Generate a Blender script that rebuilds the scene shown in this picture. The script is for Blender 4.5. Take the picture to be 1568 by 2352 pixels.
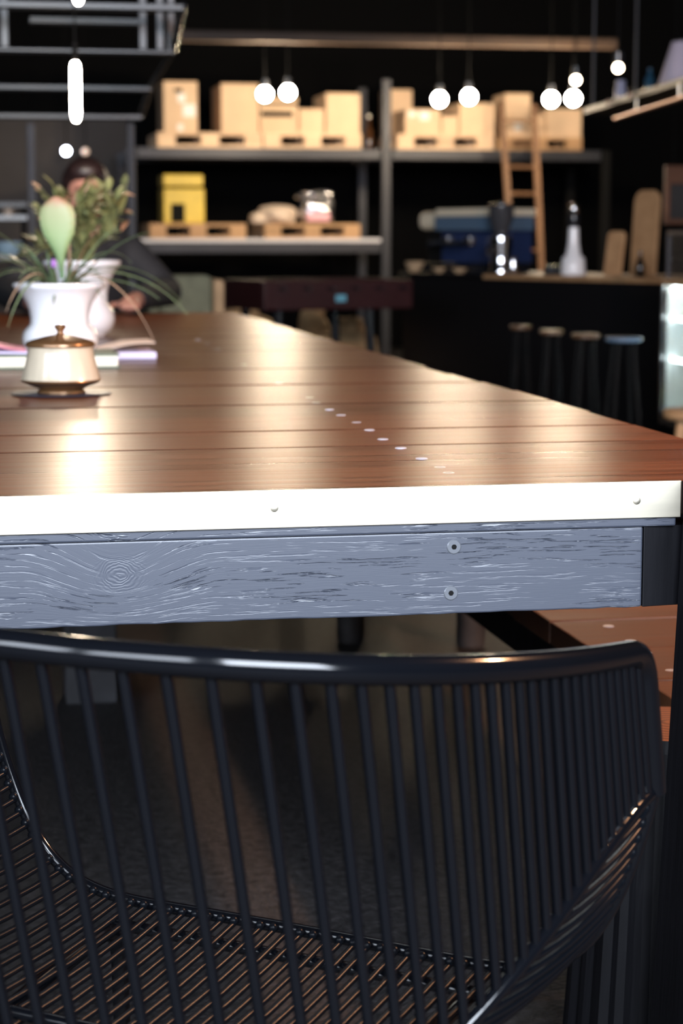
import bpy, bmesh, math, random
from mathutils import Vector, Matrix
random.seed(7)
R = math.radians
scene = bpy.context.scene
for o in list(bpy.data.objects): bpy.data.objects.remove(o)

# ------------------------------------------------------------------ camera
FPX, HOR, CX, CY = 4600.0, 540.0, 784.0, 1176.0       # focal length and horizon row, pixels of the 1568x2352 frame
PITCH = math.atan((CY-HOR)/FPX)
YAW = math.atan((CX+92)/math.hypot(FPX, CY-HOR))       # camera looks a little right of the table's long axis
CAM = Vector((0, 0, 1.0))
cam = bpy.data.cameras.new('camera')
cam.sensor_fit = 'VERTICAL'; cam.sensor_height = 36.0
cam.lens = FPX/2352*36.0
cam.dof.use_dof = True; cam.dof.focus_distance = 2.09; cam.dof.aperture_fstop = 7.0
cam.clip_start = 0.02; cam.clip_end = 200
camo = bpy.data.objects.new('camera', cam); scene.collection.objects.link(camo)
camo.location = CAM; camo.rotation_euler = (math.pi/2-PITCH, 0, -YAW)
scene.camera = camo

# ------------------------------------------------------------------ world, daylight, exposure
w = bpy.data.worlds.new('world'); scene.world = w; w.use_nodes = True
w.node_tree.nodes['Background'].inputs[0].default_value = (0.55, 0.68, 0.95, 1)
w.node_tree.nodes['Background'].inputs[1].default_value = 1.0
scene.view_settings.view_transform = 'Standard'; scene.view_settings.look = 'None'
scene.view_settings.gamma = 1.0; scene.view_settings.use_curve_mapping = False
scene.view_settings.exposure = 0.0
WIN_X0, WIN_X1, WIN_Z0, WIN_Z1, WIN_Y = -0.55, 2.1, 1.4, 3.6, -2.0    # street window behind the camera
al = bpy.data.lights.new('window_daylight', 'AREA'); al.shape = 'RECTANGLE'
al.size = WIN_X1-WIN_X0; al.size_y = WIN_Z1-WIN_Z0; al.energy = 620; al.color = (0.80, 0.88, 1.0)
alo = bpy.data.objects.new('window_daylight', al); scene.collection.objects.link(alo)
alo.location = ((WIN_X0+WIN_X1)/2, WIN_Y-0.16, (WIN_Z0+WIN_Z1)/2); alo.rotation_euler = (R(90), 0, 0)

WIN2_X0, WIN2_X1 = -4.85, -1.25                           # second street window, left of the first
l3 = bpy.data.lights.new('street_window_daylight', 'AREA'); l3.shape = 'RECTANGLE'
l3.size = WIN2_X1-WIN2_X0; l3.size_y = WIN_Z1-WIN_Z0; l3.energy = 40*l3.size*l3.size_y; l3.color = (0.80, 0.88, 1.0)
l3o = bpy.data.objects.new('street_window_daylight', l3); scene.collection.objects.link(l3o)
l3o.location = ((WIN2_X0+WIN2_X1)/2, WIN_Y-0.16, (WIN_Z0+WIN_Z1)/2); l3o.rotation_euler = (R(90), 0, 0)
SIDE_WINDOWS = ((-1.75, 0.1),); LWZ0, LWZ1, LWX = 1.4, 3.6, -5.0     # window in the left wall next to the corner
for (y0_, y1_) in SIDE_WINDOWS:
    l2 = bpy.data.lights.new('side_window_daylight', 'AREA'); l2.shape = 'RECTANGLE'
    l2.size = LWZ1-LWZ0; l2.size_y = y1_-y0_; l2.energy = 40*(y1_-y0_)*(LWZ1-LWZ0); l2.color = (0.80, 0.88, 1.0)
    l2o = bpy.data.objects.new('side_window_daylight', l2); scene.collection.objects.link(l2o)
    l2o.location = (LWX-.16, (y0_+y1_)/2, (LWZ0+LWZ1)/2); l2o.rotation_euler = (0, R(-90), 0)

# ------------------------------------------------------------------ helpers
COL = scene.collection
SY, CYW = math.sin(YAW), math.cos(YAW); SP, CP = math.sin(PITCH), math.cos(PITCH)
FWD = Vector((SY*CP, CYW*CP, -SP)); RGT = Vector((CYW, -SY, 0)); UPV = Vector((SY*SP, CYW*SP, CP))
def ray(x, y): return FWD + RGT*((x-CX)/FPX) - UPV*((y-CY)/FPX)
def atY(x, y, Y): r = ray(x, y); return CAM + r*(Y/r.y)
def atZ(x, y, Z): r = ray(x, y); return CAM + r*((Z-1.0)/r.z)
def atD(x, y, D):                                        # D = horizontal distance in front of the camera
    r = ray(x, y); return CAM + r*(D/(r.x*SY+r.y*CYW))
def c2w(x, y, z): return Vector((x*CYW+y*SY, -x*SY+y*CYW, z))   # camera-aligned ground frame -> world

class MB:
    def __init__(s): s.v = []; s.f = []
    def add(s, vs, fs):
        n = len(s.v); s.v += [Vector(v) for v in vs]; s.f += [tuple(i+n for i in f) for f in fs]; return s
    def box(s, a, b, rot=None, piv=None):
        x0, y0, z0 = a; x1, y1, z1 = b
        vs = [Vector(v) for v in ((x0,y0,z0),(x1,y0,z0),(x1,y1,z0),(x0,y1,z0),(x0,y0,z1),(x1,y0,z1),(x1,y1,z1),(x0,y1,z1))]
        if rot is not None:
            M = Matrix.Rotation(rot, 3, 'Z'); pv = Vector(piv if piv else ((x0+x1)/2, (y0+y1)/2, 0))
            vs = [M@(v-pv)+pv for v in vs]
        return s.add(vs, [(3,2,1,0),(4,5,6,7),(0,1,5,4),(1,2,6,5),(2,3,7,6),(3,0,4,7)])
    def hexa(s, vs): return s.add(vs, [(3,2,1,0),(4,5,6,7),(0,1,5,4),(1,2,6,5),(2,3,7,6),(3,0,4,7)])
    def tube(s, pts, r, n=8, closed=False):
        pts = [Vector(p) for p in pts]; m = len(pts); rs = r if isinstance(r, (list, tuple)) else [r]*m
        vs = []; prev = None
        for i in range(m):
            a = pts[(i-1) % m] if (i > 0 or closed) else pts[i]
            b = pts[(i+1) % m] if (i < m-1 or closed) else pts[i]
            t = (b-a).normalized()
            if prev is None:
                u = t.orthogonal().normalized()
            else:
                u = (prev - t*prev.dot(t))
                u = u.normalized() if u.length > 1e-6 else t.orthogonal().normalized()
            prev = u; q = t.cross(u)
            for k in range(n):
                an = 2*math.pi*k/n; vs.append(pts[i]+(u*math.cos(an)+q*math.sin(an))*rs[i])
        fs = []
        for i in range(m if closed else m-1):
            j = (i+1) % m
            for k in range(n):
                l = (k+1) % n; fs.append((i*n+k, i*n+l, j*n+l, j*n+k))
        if not closed:
            fs.append(tuple(reversed(range(n)))); fs.append(tuple(range((m-1)*n, m*n)))
        return s.add(vs, fs)
    def lathe(s, prof, c=(0,0,0), n=40, sx=1, sy=1):
        c = Vector(c); vs = []; fs = []
        for r, z in prof:
            for k in range(n):
                a = 2*math.pi*k/n; vs.append(c+Vector((r*sx*math.cos(a), r*sy*math.sin(a), z)))
        for i in range(len(prof)-1):
            for k in range(n):
                l = (k+1) % n; fs.append((i*n+k, i*n+l, (i+1)*n+l, (i+1)*n+k))
        fs.append(tuple(reversed(range(n)))); fs.append(tuple(range((len(prof)-1)*n, len(prof)*n)))
        return s.add(vs, fs)
    def ell(s, c, r, n=16, m=10, rot=None):
        c = Vector(c); r = Vector(r) if hasattr(r, '__len__') else Vector((r, r, r)); vs = []; fs = []
        for i in range(1, m):
            th = math.pi*i/m
            for k in range(n):
                a = 2*math.pi*k/n
                p = Vector((r.x*math.sin(th)*math.cos(a), r.y*math.sin(th)*math.sin(a), r.z*math.cos(th)))
                vs.append(c+(rot@p if rot else p))
        tp = Vector((0,0,r.z)); bt = -tp
        vs.append(c+(rot@tp if rot else tp)); vs.append(c+(rot@bt if rot else bt)); T = len(vs)-2; B = T+1
        for i in range(m-2):
            for k in range(n):
                l = (k+1) % n; fs.append((i*n+k, (i+1)*n+k, (i+1)*n+l, i*n+l))
        for k in range(n):
            l = (k+1) % n; fs.append((T, k, l)); fs.append((B, (m-2)*n+l, (m-2)*n+k))
        return s.add(vs, fs)
    def disc_y(s, c, y, prof, n=24):                      # turned disc whose axis is Y, profile of (radius, y offset)
        vs = []; fs = []
        for r_, dy in prof:
            for k in range(n): a = 2*math.pi*k/n; vs.append(Vector((c.x+r_*math.cos(a), y+dy, c.z+r_*math.sin(a))))
        for i in range(len(prof)-1):
            for k in range(n): l = (k+1) % n; fs.append((i*n+k, i*n+l, (i+1)*n+l, (i+1)*n+k))
        fs.append(tuple(range(n))); fs.append(tuple(reversed(range((len(prof)-1)*n, len(prof)*n))))
        return s.add(vs, fs)
    def ribbon(s, pts, widths, side, thick=0.001):
        pts = [Vector(p) for p in pts]; vs = []; fs = []; m = len(pts)
        for i, p in enumerate(pts):
            t = (pts[min(i+1, m-1)]-pts[max(i-1, 0)]).normalized()
            sd = side - t*side.dot(t); sd.normalize(); nn = t.cross(sd).normalized(); h = widths[i]/2
            vs += [p-sd*h, p-nn*(h*0.35+thick), p+sd*h, p-nn*(h*0.35)+nn*thick]
        for i in range(m-1):
            for k in range(4):
                l = (k+1) % 4; fs.append((i*4+k, i*4+l, (i+1)*4+l, (i+1)*4+k))
        fs.append((3,2,1,0)); fs.append(tuple(range((m-1)*4, m*4)))
        return s.add(vs, fs)
    def build(s, name, mat, parent=None, smooth=False, bevel=0, seg=2, kind=None, sub=0):
        off = wloc(parent) if parent else Vector((0,0,0))
        me = bpy.data.meshes.new(name); me.from_pydata([v-off for v in s.v], [], s.f); me.update()
        bm = bmesh.new(); bm.from_mesh(me); bmesh.ops.recalc_face_normals(bm, faces=bm.faces); bm.to_mesh(me); bm.free()
        o = bpy.data.objects.new(name, me); COL.objects.link(o); me.materials.append(mat)
        if parent: o.parent = parent
        if smooth:
            for p in me.polygons: p.use_smooth = True
            me.set_sharp_from_angle(angle=R(52))
        if bevel:
            b = o.modifiers.new('bevel', 'BEVEL'); b.width = bevel; b.segments = seg; b.limit_method = 'ANGLE'; b.angle_limit = R(40)
        if sub:
            b = o.modifiers.new('sub', 'SUBSURF'); b.levels = sub; b.render_levels = sub
        if kind: o['kind'] = kind
        return o
def wloc(o):
    l = Vector(o.location); p = o.parent
    while p: l += Vector(p.location); p = p.parent
    return l
def tag(o, label, cat, group=None):
    o['label'] = label; o['category'] = cat
    if group: o['group'] = group
    return o
def thing(name, loc, label, cat, group=None):
    o = bpy.data.objects.new(name, None); COL.objects.link(o); o.location = loc; o.empty_display_size = 0.05
    return tag(o, label, cat, group)
def struct(o): o['kind'] = 'structure'; return o
def lerp(a, b, t): return a+(b-a)*t
def bez(a, b, c, d, n):
    a, b, c, d = map(Vector, (a, b, c, d)); out = []
    for i in range(n+1):
        t = i/n; u = 1-t; out.append(a*u**3+b*3*u*u*t+c*3*u*t*t+d*t**3)
    return out

# ------------------------------------------------------------------ materials
def mat(name, col, rough=0.5, metal=0.0, spec=0.5, coat=0.0, emit=None, estr=0, var=0.0, vscale=8.0, bump=0.0, bscale=60.0, trans=0.0, stretch=(1,1,1), sub=0.0, coatr=0.15, rand=0.0):
    m = bpy.data.materials.new(name); m.use_nodes = True; nt = m.node_tree; b = nt.nodes['Principled BSDF']
    b.inputs['Base Color'].default_value = (*col, 1); b.inputs['Roughness'].default_value = rough
    b.inputs['Metallic'].default_value = metal; b.inputs['Specular IOR Level'].default_value = spec
    b.inputs['Coat Weight'].default_value = coat; b.inputs['Coat Roughness'].default_value = coatr
    b.inputs['Transmission Weight'].default_value = trans
    if sub: b.inputs['Subsurface Weight'].default_value = sub; b.inputs['Subsurface Scale'].default_value = 0.01
    if emit:
        b.inputs['Emission Color'].default_value = (*emit, 1); b.inputs['Emission Strength'].default_value = estr
    if var or bump or rand:
        tc = nt.nodes.new('ShaderNodeTexCoord'); mp = nt.nodes.new('ShaderNodeMapping'); mp.inputs['Scale'].default_value = stretch
        nt.links.new(tc.outputs['Object'], mp.inputs['Vector'])
    if var:
        n = nt.nodes.new('ShaderNodeTexNoise'); n.inputs['Scale'].default_value = vscale; n.inputs['Detail'].default_value = 5
        nt.links.new(mp.outputs[0], n.inputs['Vector'])
        mr = nt.nodes.new('ShaderNodeMapRange'); mr.inputs[1].default_value = 0.3; mr.inputs[2].default_value = 0.7
        mr.inputs[3].default_value = 1-var; mr.inputs[4].default_value = 1+var
        nt.links.new(n.outputs['Fac'], mr.inputs[0])
        fac = mr.outputs[0]
        if rand:
            oi = nt.nodes.new('ShaderNodeObjectInfo'); r2 = nt.nodes.new('ShaderNodeMapRange')
            r2.inputs[3].default_value = 1-rand; r2.inputs[4].default_value = 1+rand
            nt.links.new(oi.outputs['Random'], r2.inputs[0])
            mu = nt.nodes.new('ShaderNodeMath'); mu.operation = 'MULTIPLY'
            nt.links.new(fac, mu.inputs[0]); nt.links.new(r2.outputs[0], mu.inputs[1]); fac = mu.outputs[0]
        vm = nt.nodes.new('ShaderNodeVectorMath'); vm.operation = 'SCALE'; vm.inputs[0].default_value = col
        nt.links.new(fac, vm.inputs['Scale']); nt.links.new(vm.outputs[0], b.inputs['Base Color'])
    if bump:
        n2 = nt.nodes.new('ShaderNodeTexNoise'); n2.inputs['Scale'].default_value = bscale; n2.inputs['Detail'].default_value = 6
        nt.links.new(mp.outputs[0], n2.inputs['Vector'])
        bp = nt.nodes.new('ShaderNodeBump'); bp.inputs['Strength'].default_value = bump; bp.inputs['Distance'].default_value = 0.01
        nt.links.new(n2.outputs['Fac'], bp.inputs['Height']); nt.links.new(bp.outputs[0], b.inputs['Normal'])
    return m

def wood_mat(name, c1, c2, rough, grain=(1.2, 30, 30), bump=0.25, coat=0.0, spec=0.5, roughvar=0.08, coatr=0.2, tint=(1, 1, 1)):
    """grain runs along local X"""
    m = bpy.data.materials.new(name); m.use_nodes = True; nt = m.node_tree; L = nt.links; N = nt.nodes
    b = N['Principled BSDF']; b.inputs['Specular IOR Level'].default_value = spec
    b.inputs['Coat Weight'].default_value = coat; b.inputs['Coat Roughness'].default_value = coatr
    b.inputs['Specular Tint'].default_value = (*tint, 1)
    tc = N.new('ShaderNodeTexCoord'); oi = N.new('ShaderNodeObjectInfo')
    off = N.new('ShaderNodeVectorMath'); off.operation = 'MULTIPLY_ADD'; off.inputs[1].default_value = (7, 13, 5)
    cmb = N.new('ShaderNodeCombineXYZ')
    for i in range(3): L.new(oi.outputs['Random'], cmb.inputs[i])
    L.new(cmb.outputs[0], off.inputs[0]); L.new(tc.outputs['Object'], off.inputs[2])
    mp = N.new('ShaderNodeMapping'); mp.inputs['Scale'].default_value = grain; L.new(off.outputs[0], mp.inputs[0])
    n1 = N.new('ShaderNodeTexNoise'); n1.inputs['Scale'].default_value = 1.0; n1.inputs['Detail'].default_value = 8; n1.inputs['Distortion'].default_value = 0.25
    L.new(mp.outputs[0], n1.inputs['Vector'])
    mp2 = N.new('ShaderNodeMapping'); mp2.inputs['Scale'].default_value = (grain[0]*1.3, grain[1]*7, grain[2]*7); L.new(off.outputs[0], mp2.inputs[0])
    n2 = N.new('ShaderNodeTexNoise'); n2.inputs['Scale'].default_value = 1.0; n2.inputs['Detail'].default_value = 4
    L.new(mp2.outputs[0], n2.inputs['Vector'])
    ramp = N.new('ShaderNodeValToRGB'); ramp.color_ramp.elements[0].position = 0.32; ramp.color_ramp.elements[1].position = 0.7
    ramp.color_ramp.elements[0].color = (*c1, 1); ramp.color_ramp.elements[1].color = (*c2, 1)
    mx = N.new('ShaderNodeMath'); mx.operation = 'MULTIPLY_ADD'; mx.inputs[1].default_value = 0.35
    L.new(n2.outputs['Fac'], mx.inputs[0]); 
    m65 = N.new('ShaderNodeMath'); m65.operation = 'MULTIPLY'; m65.inputs[1].default_value = 0.65
    L.new(n1.outputs['Fac'], m65.inputs[0]); L.new(m65.outputs[0], mx.inputs[2]); L.new(mx.outputs[0], ramp.inputs[0])
    hs = N.new('ShaderNodeHueSaturation'); mr = N.new('ShaderNodeMapRange'); mr.inputs[3].default_value = 0.8; mr.inputs[4].default_value = 1.25
    L.new(oi.outputs['Random'], mr.inputs[0]); L.new(mr.outputs[0], hs.inputs['Value']); L.new(ramp.outputs[0], hs.inputs['Color'])
    L.new(hs.outputs[0], b.inputs['Base Color'])
    rr = N.new('ShaderNodeMapRange'); rr.inputs[3].default_value = rough-roughvar; rr.inputs[4].default_value = rough+roughvar
    L.new(n1.outputs['Fac'], rr.inputs[0]); L.new(rr.outputs[0], b.inputs['Roughness'])
    bp = N.new('ShaderNodeBump'); bp.inputs['Strength'].default_value = bump; bp.inputs['Distance'].default_value = 0.004
    L.new(mx.outputs[0], bp.inputs['Height']); L.new(bp.outputs[0], b.inputs['Normal'])
    return m

M = {}
M['black_wall'] = mat('black_wall', (0.002, 0.002, 0.0022), 0.9, spec=0.1, bump=0.1, bscale=20)
M['grey_wall'] = mat('grey_wall', (0.10, 0.085, 0.075), 0.9, var=0.15, vscale=1.5)
M['ceiling'] = mat('ceiling_black', (0.002, 0.002, 0.002), 0.9, spec=0.1, var=0.2, vscale=2)
M['table_wood'] = wood_mat('table_wood', (0.058, 0.018, 0.008), (0.165, 0.055, 0.022), 0.30, grain=(0.55, 44, 44), bump=0.5, spec=0.22, tint=(1.0, .62, .45))
M['plank_edge'] = mat('plank_edge', (.012, .007, .005), .85, spec=.15)
M['bench_wood'] = wood_mat('bench_wood', (0.095, 0.036, 0.015), (0.15, 0.058, 0.025), 0.5, grain=(1.5, 26, 26), bump=0.3)
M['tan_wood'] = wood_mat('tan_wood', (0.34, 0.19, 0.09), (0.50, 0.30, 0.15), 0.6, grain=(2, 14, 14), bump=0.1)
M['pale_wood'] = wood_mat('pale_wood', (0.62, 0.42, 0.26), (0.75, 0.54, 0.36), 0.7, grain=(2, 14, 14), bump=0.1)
M['brass'] = mat('brass', (0.95, 0.87, 0.70), 0.36, metal=1.0, var=0.06, vscale=3, stretch=(2, 1, 30))
M['black_steel'] = mat('black_steel', (0.012, 0.013, 0.016), 0.22, spec=0.6)
M['chair_black'] = mat('chair_black', (0.003, 0.0035, 0.005), 0.12, spec=0.5)
M['seat_black'] = mat('seat_black', (0.004, 0.005, 0.007), 0.25, spec=0.10)
M['grey_steel'] = mat('grey_steel', (0.035, 0.036, 0.043), 0.45, metal=0.3, spec=0.5, var=0.15, vscale=3)
M['chrome'] = mat('chrome', (0.75, 0.75, 0.78), 0.12, metal=1.0)
M['screw'] = mat('screw_steel', (0.55, 0.55, 0.60), 0.3, metal=0.2)
M['dark'] = mat('dark_matte', (0.006, 0.006, 0.006), 0.85, spec=0.15)
M['card'] = mat('cardboard', (0.70, 0.50, 0.33), 0.85, var=0.08, vscale=5, spec=0.2, rand=0.12)
M['paper_white'] = mat('paper_white', (0.85, 0.83, 0.80), 0.7)
M['ceramic'] = mat('white_ceramic', (0.88, 0.88, 0.90), 0.22, coat=0.5)
M['soil'] = mat('soil', (0.05, 0.035, 0.025), 0.9, bump=0.6, bscale=90)

# black painted beam with deep grain gouges and a knot
def painted_beam():
    m = bpy.data.materials.new('painted_beam'); m.use_nodes = True; nt = m.node_tree; N = nt.nodes; L = nt.links
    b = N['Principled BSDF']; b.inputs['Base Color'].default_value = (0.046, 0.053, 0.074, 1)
    b.inputs['Roughness'].default_value = 0.40; b.inputs['Specular IOR Level'].default_value = 0.9
    tc = N.new('ShaderNodeTexCoord'); sep = N.new('ShaderNodeSeparateXYZ'); L.new(tc.outputs['Object'], sep.inputs[0])
    # distance to the knot centre
    kx, kz = KNOT
    sub = N.new('ShaderNodeVectorMath'); sub.operation = 'SUBTRACT'; sub.inputs[1].default_value = (kx, 0, kz)
    L.new(tc.outputs['Object'], sub.inputs[0])
    scl = N.new('ShaderNodeVectorMath'); scl.operation = 'MULTIPLY'; scl.inputs[1].default_value = (0.7, 0, 1.0); L.new(sub.outputs[0], scl.inputs[0])
    ln = N.new('ShaderNodeVectorMath'); ln.operation = 'LENGTH'; L.new(scl.outputs[0], ln.inputs[0])
    near = N.new('ShaderNodeMapRange'); near.inputs[1].default_value = 0.008; near.inputs[2].default_value = 0.026; near.inputs[3].default_value = 1; near.inputs[4].default_value = 0
    near.interpolation_type = 'SMOOTHSTEP'; L.new(ln.outputs['Value'], near.inputs[0])
    # bend the grain around the knot: z' = z + push
    push = N.new('ShaderNodeMapRange'); push.inputs[1].default_value = 0; push.inputs[2].default_value = 0.075; push.inputs[3].default_value = 0.03; push.inputs[4].default_value = 0
    push.interpolation_type = 'SMOOTHSTEP'; L.new(ln.outputs['Value'], push.inputs[0])
    nz = N.new('ShaderNodeTexNoise'); nz.inputs['Scale'].default_value = 14; nz.inputs['Detail'].default_value = 3; L.new(tc.outputs['Object'], nz.inputs['Vector'])
    mz = N.new('ShaderNodeMath'); mz.operation = 'MULTIPLY_ADD'; mz.inputs[1].default_value = 0.006; L.new(nz.outputs['Fac'], mz.inputs[0]); L.new(sep.outputs['Z'], mz.inputs[2])
    zz = N.new('ShaderNodeMath'); zz.operation = 'ADD'; L.new(mz.outputs[0], zz.inputs[0]); L.new(push.outputs[0], zz.inputs[1])
    cmb = N.new('ShaderNodeCombineXYZ'); L.new(sep.outputs['X'], cmb.inputs[0]); L.new(zz.outputs[0], cmb.inputs[2])
    mp = N.new('ShaderNodeMapping'); mp.inputs['Scale'].default_value = (15, 1, 330); L.new(cmb.outputs[0], mp.inputs[0])
    n1 = N.new('ShaderNodeTexNoise'); n1.inputs['Scale'].default_value = 1; n1.inputs['Detail'].default_value = 3; L.new(mp.outputs[0], n1.inputs['Vector'])
    goug = N.new('ShaderNodeMapRange'); goug.inputs[1].default_value = 0.56; goug.inputs[2].default_value = 0.62; goug.inputs[3].default_value = 0; goug.inputs[4].default_value = -1
    L.new(n1.outputs['Fac'], goug.inputs[0])
    # patches where the gouges appear
    mp3 = N.new('ShaderNodeMapping'); mp3.inputs['Scale'].default_value = (6, 1, 40); L.new(tc.outputs['Object'], mp3.inputs[0])
    n3 = N.new('ShaderNodeTexNoise'); n3.inputs['Scale'].default_value = 1; n3.inputs['Detail'].default_value = 2; L.new(mp3.outputs[0], n3.inputs['Vector'])
    pm = N.new('ShaderNodeMapRange'); pm.inputs[1].default_value = 0.49; pm.inputs[2].default_value = 0.63; pm.inputs[3].default_value = 0.08; pm.inputs[4].default_value = 1
    L.new(n3.outputs['Fac'], pm.inputs[0])
    gm = N.new('ShaderNodeMath'); gm.operation = 'MULTIPLY'; L.new(goug.outputs[0], gm.inputs[0]); L.new(pm.outputs[0], gm.inputs[1])
    # fine grain
    mp2 = N.new('ShaderNodeMapping'); mp2.inputs['Scale'].default_value = (30, 1, 900); L.new(cmb.outputs[0], mp2.inputs[0])
    n2 = N.new('ShaderNodeTexNoise'); n2.inputs['Scale'].default_value = 1; n2.inputs['Detail'].default_value = 3; L.new(mp2.outputs[0], n2.inputs['Vector'])
    f2 = N.new('ShaderNodeMath'); f2.operation = 'MULTIPLY_ADD'; f2.inputs[1].default_value = 0.05; L.new(n2.outputs['Fac'], f2.inputs[0]); L.new(gm.outputs[0], f2.inputs[2])
    # knot rings
    rg = N.new('ShaderNodeMath'); rg.operation = 'MULTIPLY'; rg.inputs[1].default_value = 2300; 
    nk = N.new('ShaderNodeTexNoise'); nk.inputs['Scale'].default_value = 60; L.new(tc.outputs['Object'], nk.inputs['Vector'])
    na = N.new('ShaderNodeMath'); na.operation = 'MULTIPLY_ADD'; na.inputs[1].default_value = 0.013; L.new(nk.outputs['Fac'], na.inputs[0]); L.new(ln.outputs['Value'], na.inputs[2])
    L.new(na.outputs[0], rg.inputs[0])
    sn = N.new('ShaderNodeMath'); sn.operation = 'SINE'; L.new(rg.outputs[0], sn.inputs[0])
    mixh = N.new('ShaderNodeMix'); mixh.data_type = 'FLOAT'; L.new(near.outputs[0], mixh.inputs[0]); L.new(f2.outputs[0], mixh.inputs[2])
    sn2 = N.new('ShaderNodeMath'); sn2.operation = 'MULTIPLY_ADD'; sn2.inputs[1].default_value = 0.045; sn2.inputs[2].default_value = 0.0; L.new(sn.outputs[0], sn2.inputs[0])
    L.new(sn2.outputs[0], mixh.inputs[3])
    bp = N.new('ShaderNodeBump'); bp.inputs['Strength'].default_value = 0.9; bp.inputs['Distance'].default_value = 0.0014
    L.new(mixh.outputs[0], bp.inputs['Height']); L.new(bp.outputs[0], b.inputs['Normal'])
    return m

# ------------------------------------------------------------------ room shell
XL, XR, YB, YF, ZC = -5.0, 7.0, 17.6, WIN_Y, 4.6
def floor_mat():
    m = mat('concrete_floor', (0.021, 0.019, 0.020), 0.6, var=0.75, vscale=55, bump=0.8, bscale=110)
    return m
struct(MB().box((XL-.2, YF-.2, -.1), (XR+.2, YB+.2, 0)).build('floor', floor_mat()))
struct(MB().box((XL-.2, YF-.2, ZC), (XR+.2, YB+.2, ZC+.1)).build('ceiling', M['ceiling']))
lw = MB(); lw.box((XL-.2, YF-.2, 0), (XL, YB+.2, LWZ0)); lw.box((XL-.2, YF-.2, LWZ1), (XL, YB+.2, ZC)); yy0 = YF-.2
for k, (y0_, y1_) in enumerate(SIDE_WINDOWS):
    lw.box((XL-.2, yy0, LWZ0), (XL, y0_, LWZ1)); yy0 = y1_; lf = MB()
    for y in (y0_+.02, y1_-.02): lf.box((XL-.1, y-.02, LWZ0), (XL-.04, y+.02, LWZ1))
    for z in (LWZ0+.02, LWZ1-.02): lf.box((XL-.1, y0_, z-.02), (XL-.04, y1_, z+.02))
    struct(lf.build('window_%d' % (k+3), M['black_steel']))
lw.box((XL-.2, yy0, LWZ0), (XL, YB+.2, LWZ1))
struct(lw.build('wall_left', M['black_wall']))
struct(MB().box((XR, YF-.2, 0), (XR+.2, YB+.2, ZC)).build('wall_right', M['black_wall']))
xs = atY(292, 350, YB).x
struct(MB().box((xs, YB, 0), (XR, YB+.2, ZC)).build('wall_back', M['black_wall']))
struct(MB().box((XL, YB, 0), (xs, YB+.2, 2.0)).build('wall_back_left', M['grey_wall'])); struct(MB().box((XL, YB, 2.0), (xs, YB+.2, ZC)).build('wall_back_upper', M['black_wall']))
fw = MB(); fw.box((XL, YF-.2, 0), (XR, YF, WIN_Z0)); fw.box((XL, YF-.2, WIN_Z1), (XR, YF, ZC))
for (x0_, x1_) in ((XL, WIN2_X0), (WIN2_X1, WIN_X0), (WIN_X1, XR)): fw.box((x0_, YF-.2, WIN_Z0), (x1_, YF, WIN_Z1))
struct(fw.build('wall_front', M['black_wall']))
for k, (x0_, x1_) in enumerate(((WIN_X0, WIN_X1), (WIN2_X0, WIN2_X1))):
    wf = MB()
    for x in (x0_+.02, x1_-.02): wf.box((x-.02, YF-.1, WIN_Z0), (x+.02, YF-.04, WIN_Z1))
    for z in (WIN_Z0+.02, WIN_Z1-.02): wf.box((x0_, YF-.1, z-.02), (x1_, YF-.04, z+.02))
    struct(wf.build('window_%d' % (k+1), M['black_steel']))

# ------------------------------------------------------------------ the long table
ZT = 0.735
p = atZ(784, 1122, ZT); TYF = p.y                        # front edge
TXR = atZ(890, 815, ZT).x; TXL = TXR-1.35
TYB = atZ(400, 712, ZT).y
PW = 0.213; PT = 0.0375
KNOT = (0, 0)
table = thing('communal_table', ((TXL+TXR)/2, (TYF+TYB)/2, 0), 'long communal table of dark brown planks with a brass edge strip', 'table')
def px_m(Y): return (atY(785, 700, Y)-atY(784, 700, Y)).length
n = int((TYB-TYF)/PW)
rnd = random.Random(3)
for i in range(n):
    y0 = TYF+i*PW+(0.0 if i == 0 else 0.003); y1 = TYF+(i+1)*PW-0.003
    dz = 0 if i == 0 else rnd.uniform(-.0012, 0); dx = rnd.uniform(-.012, .006) if i else 0
    mb = MB(); segs = 10
    # slightly wandering long edges
    vs = []; fs = []
    jl = [rnd.uniform(-.0012, .0012) for _ in range(segs+1)] if i else [0]*(segs+1)
    for k in range(segs+1):
        x = lerp(TXL, TXR+dx, k/segs)
        for (yy, zz) in ((y0+jl[k], ZT-PT), (y1, ZT-PT), (y1, ZT+dz), (y0+jl[k], ZT+dz)): vs.append((x, yy, zz))
    for k in range(segs):
        for q in range(4):
            r_ = (q+1) % 4; fs.append((k*4+q, k*4+r_, (k+1)*4+r_, (k+1)*4+q))
    fs += [(3,2,1,0), tuple(range(segs*4, segs*4+4))]
    po = mb.add(vs, fs).build('plank', M['table_wood'], table, bevel=0.0015)
    po.data.materials.append(M['plank_edge'])
    for pg in po.data.polygons:
        if abs(pg.normal.y) > .9: pg.material_index = 1
# screws sunk in the planks
for (x, y) in [(1030,1086),(1010,1073),(968,1052),(920,1028),(879,1008),(848,987),(818,970),(783,953),(756,940),(726,925),(711,913),(640,880),(560,838),(500,802),(476,789),(455,780)]:
    q = atZ(x, y, ZT); mb = MB().lathe([(0.0, 0), (.0075, 0), (.0075, .0012), (.006, .002), (.0035, .0012), (.0, .0008)], (q.x, q.y, ZT-.0015), n=14)
    mb.build('screw', M['screw'], table, smooth=True)
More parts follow.
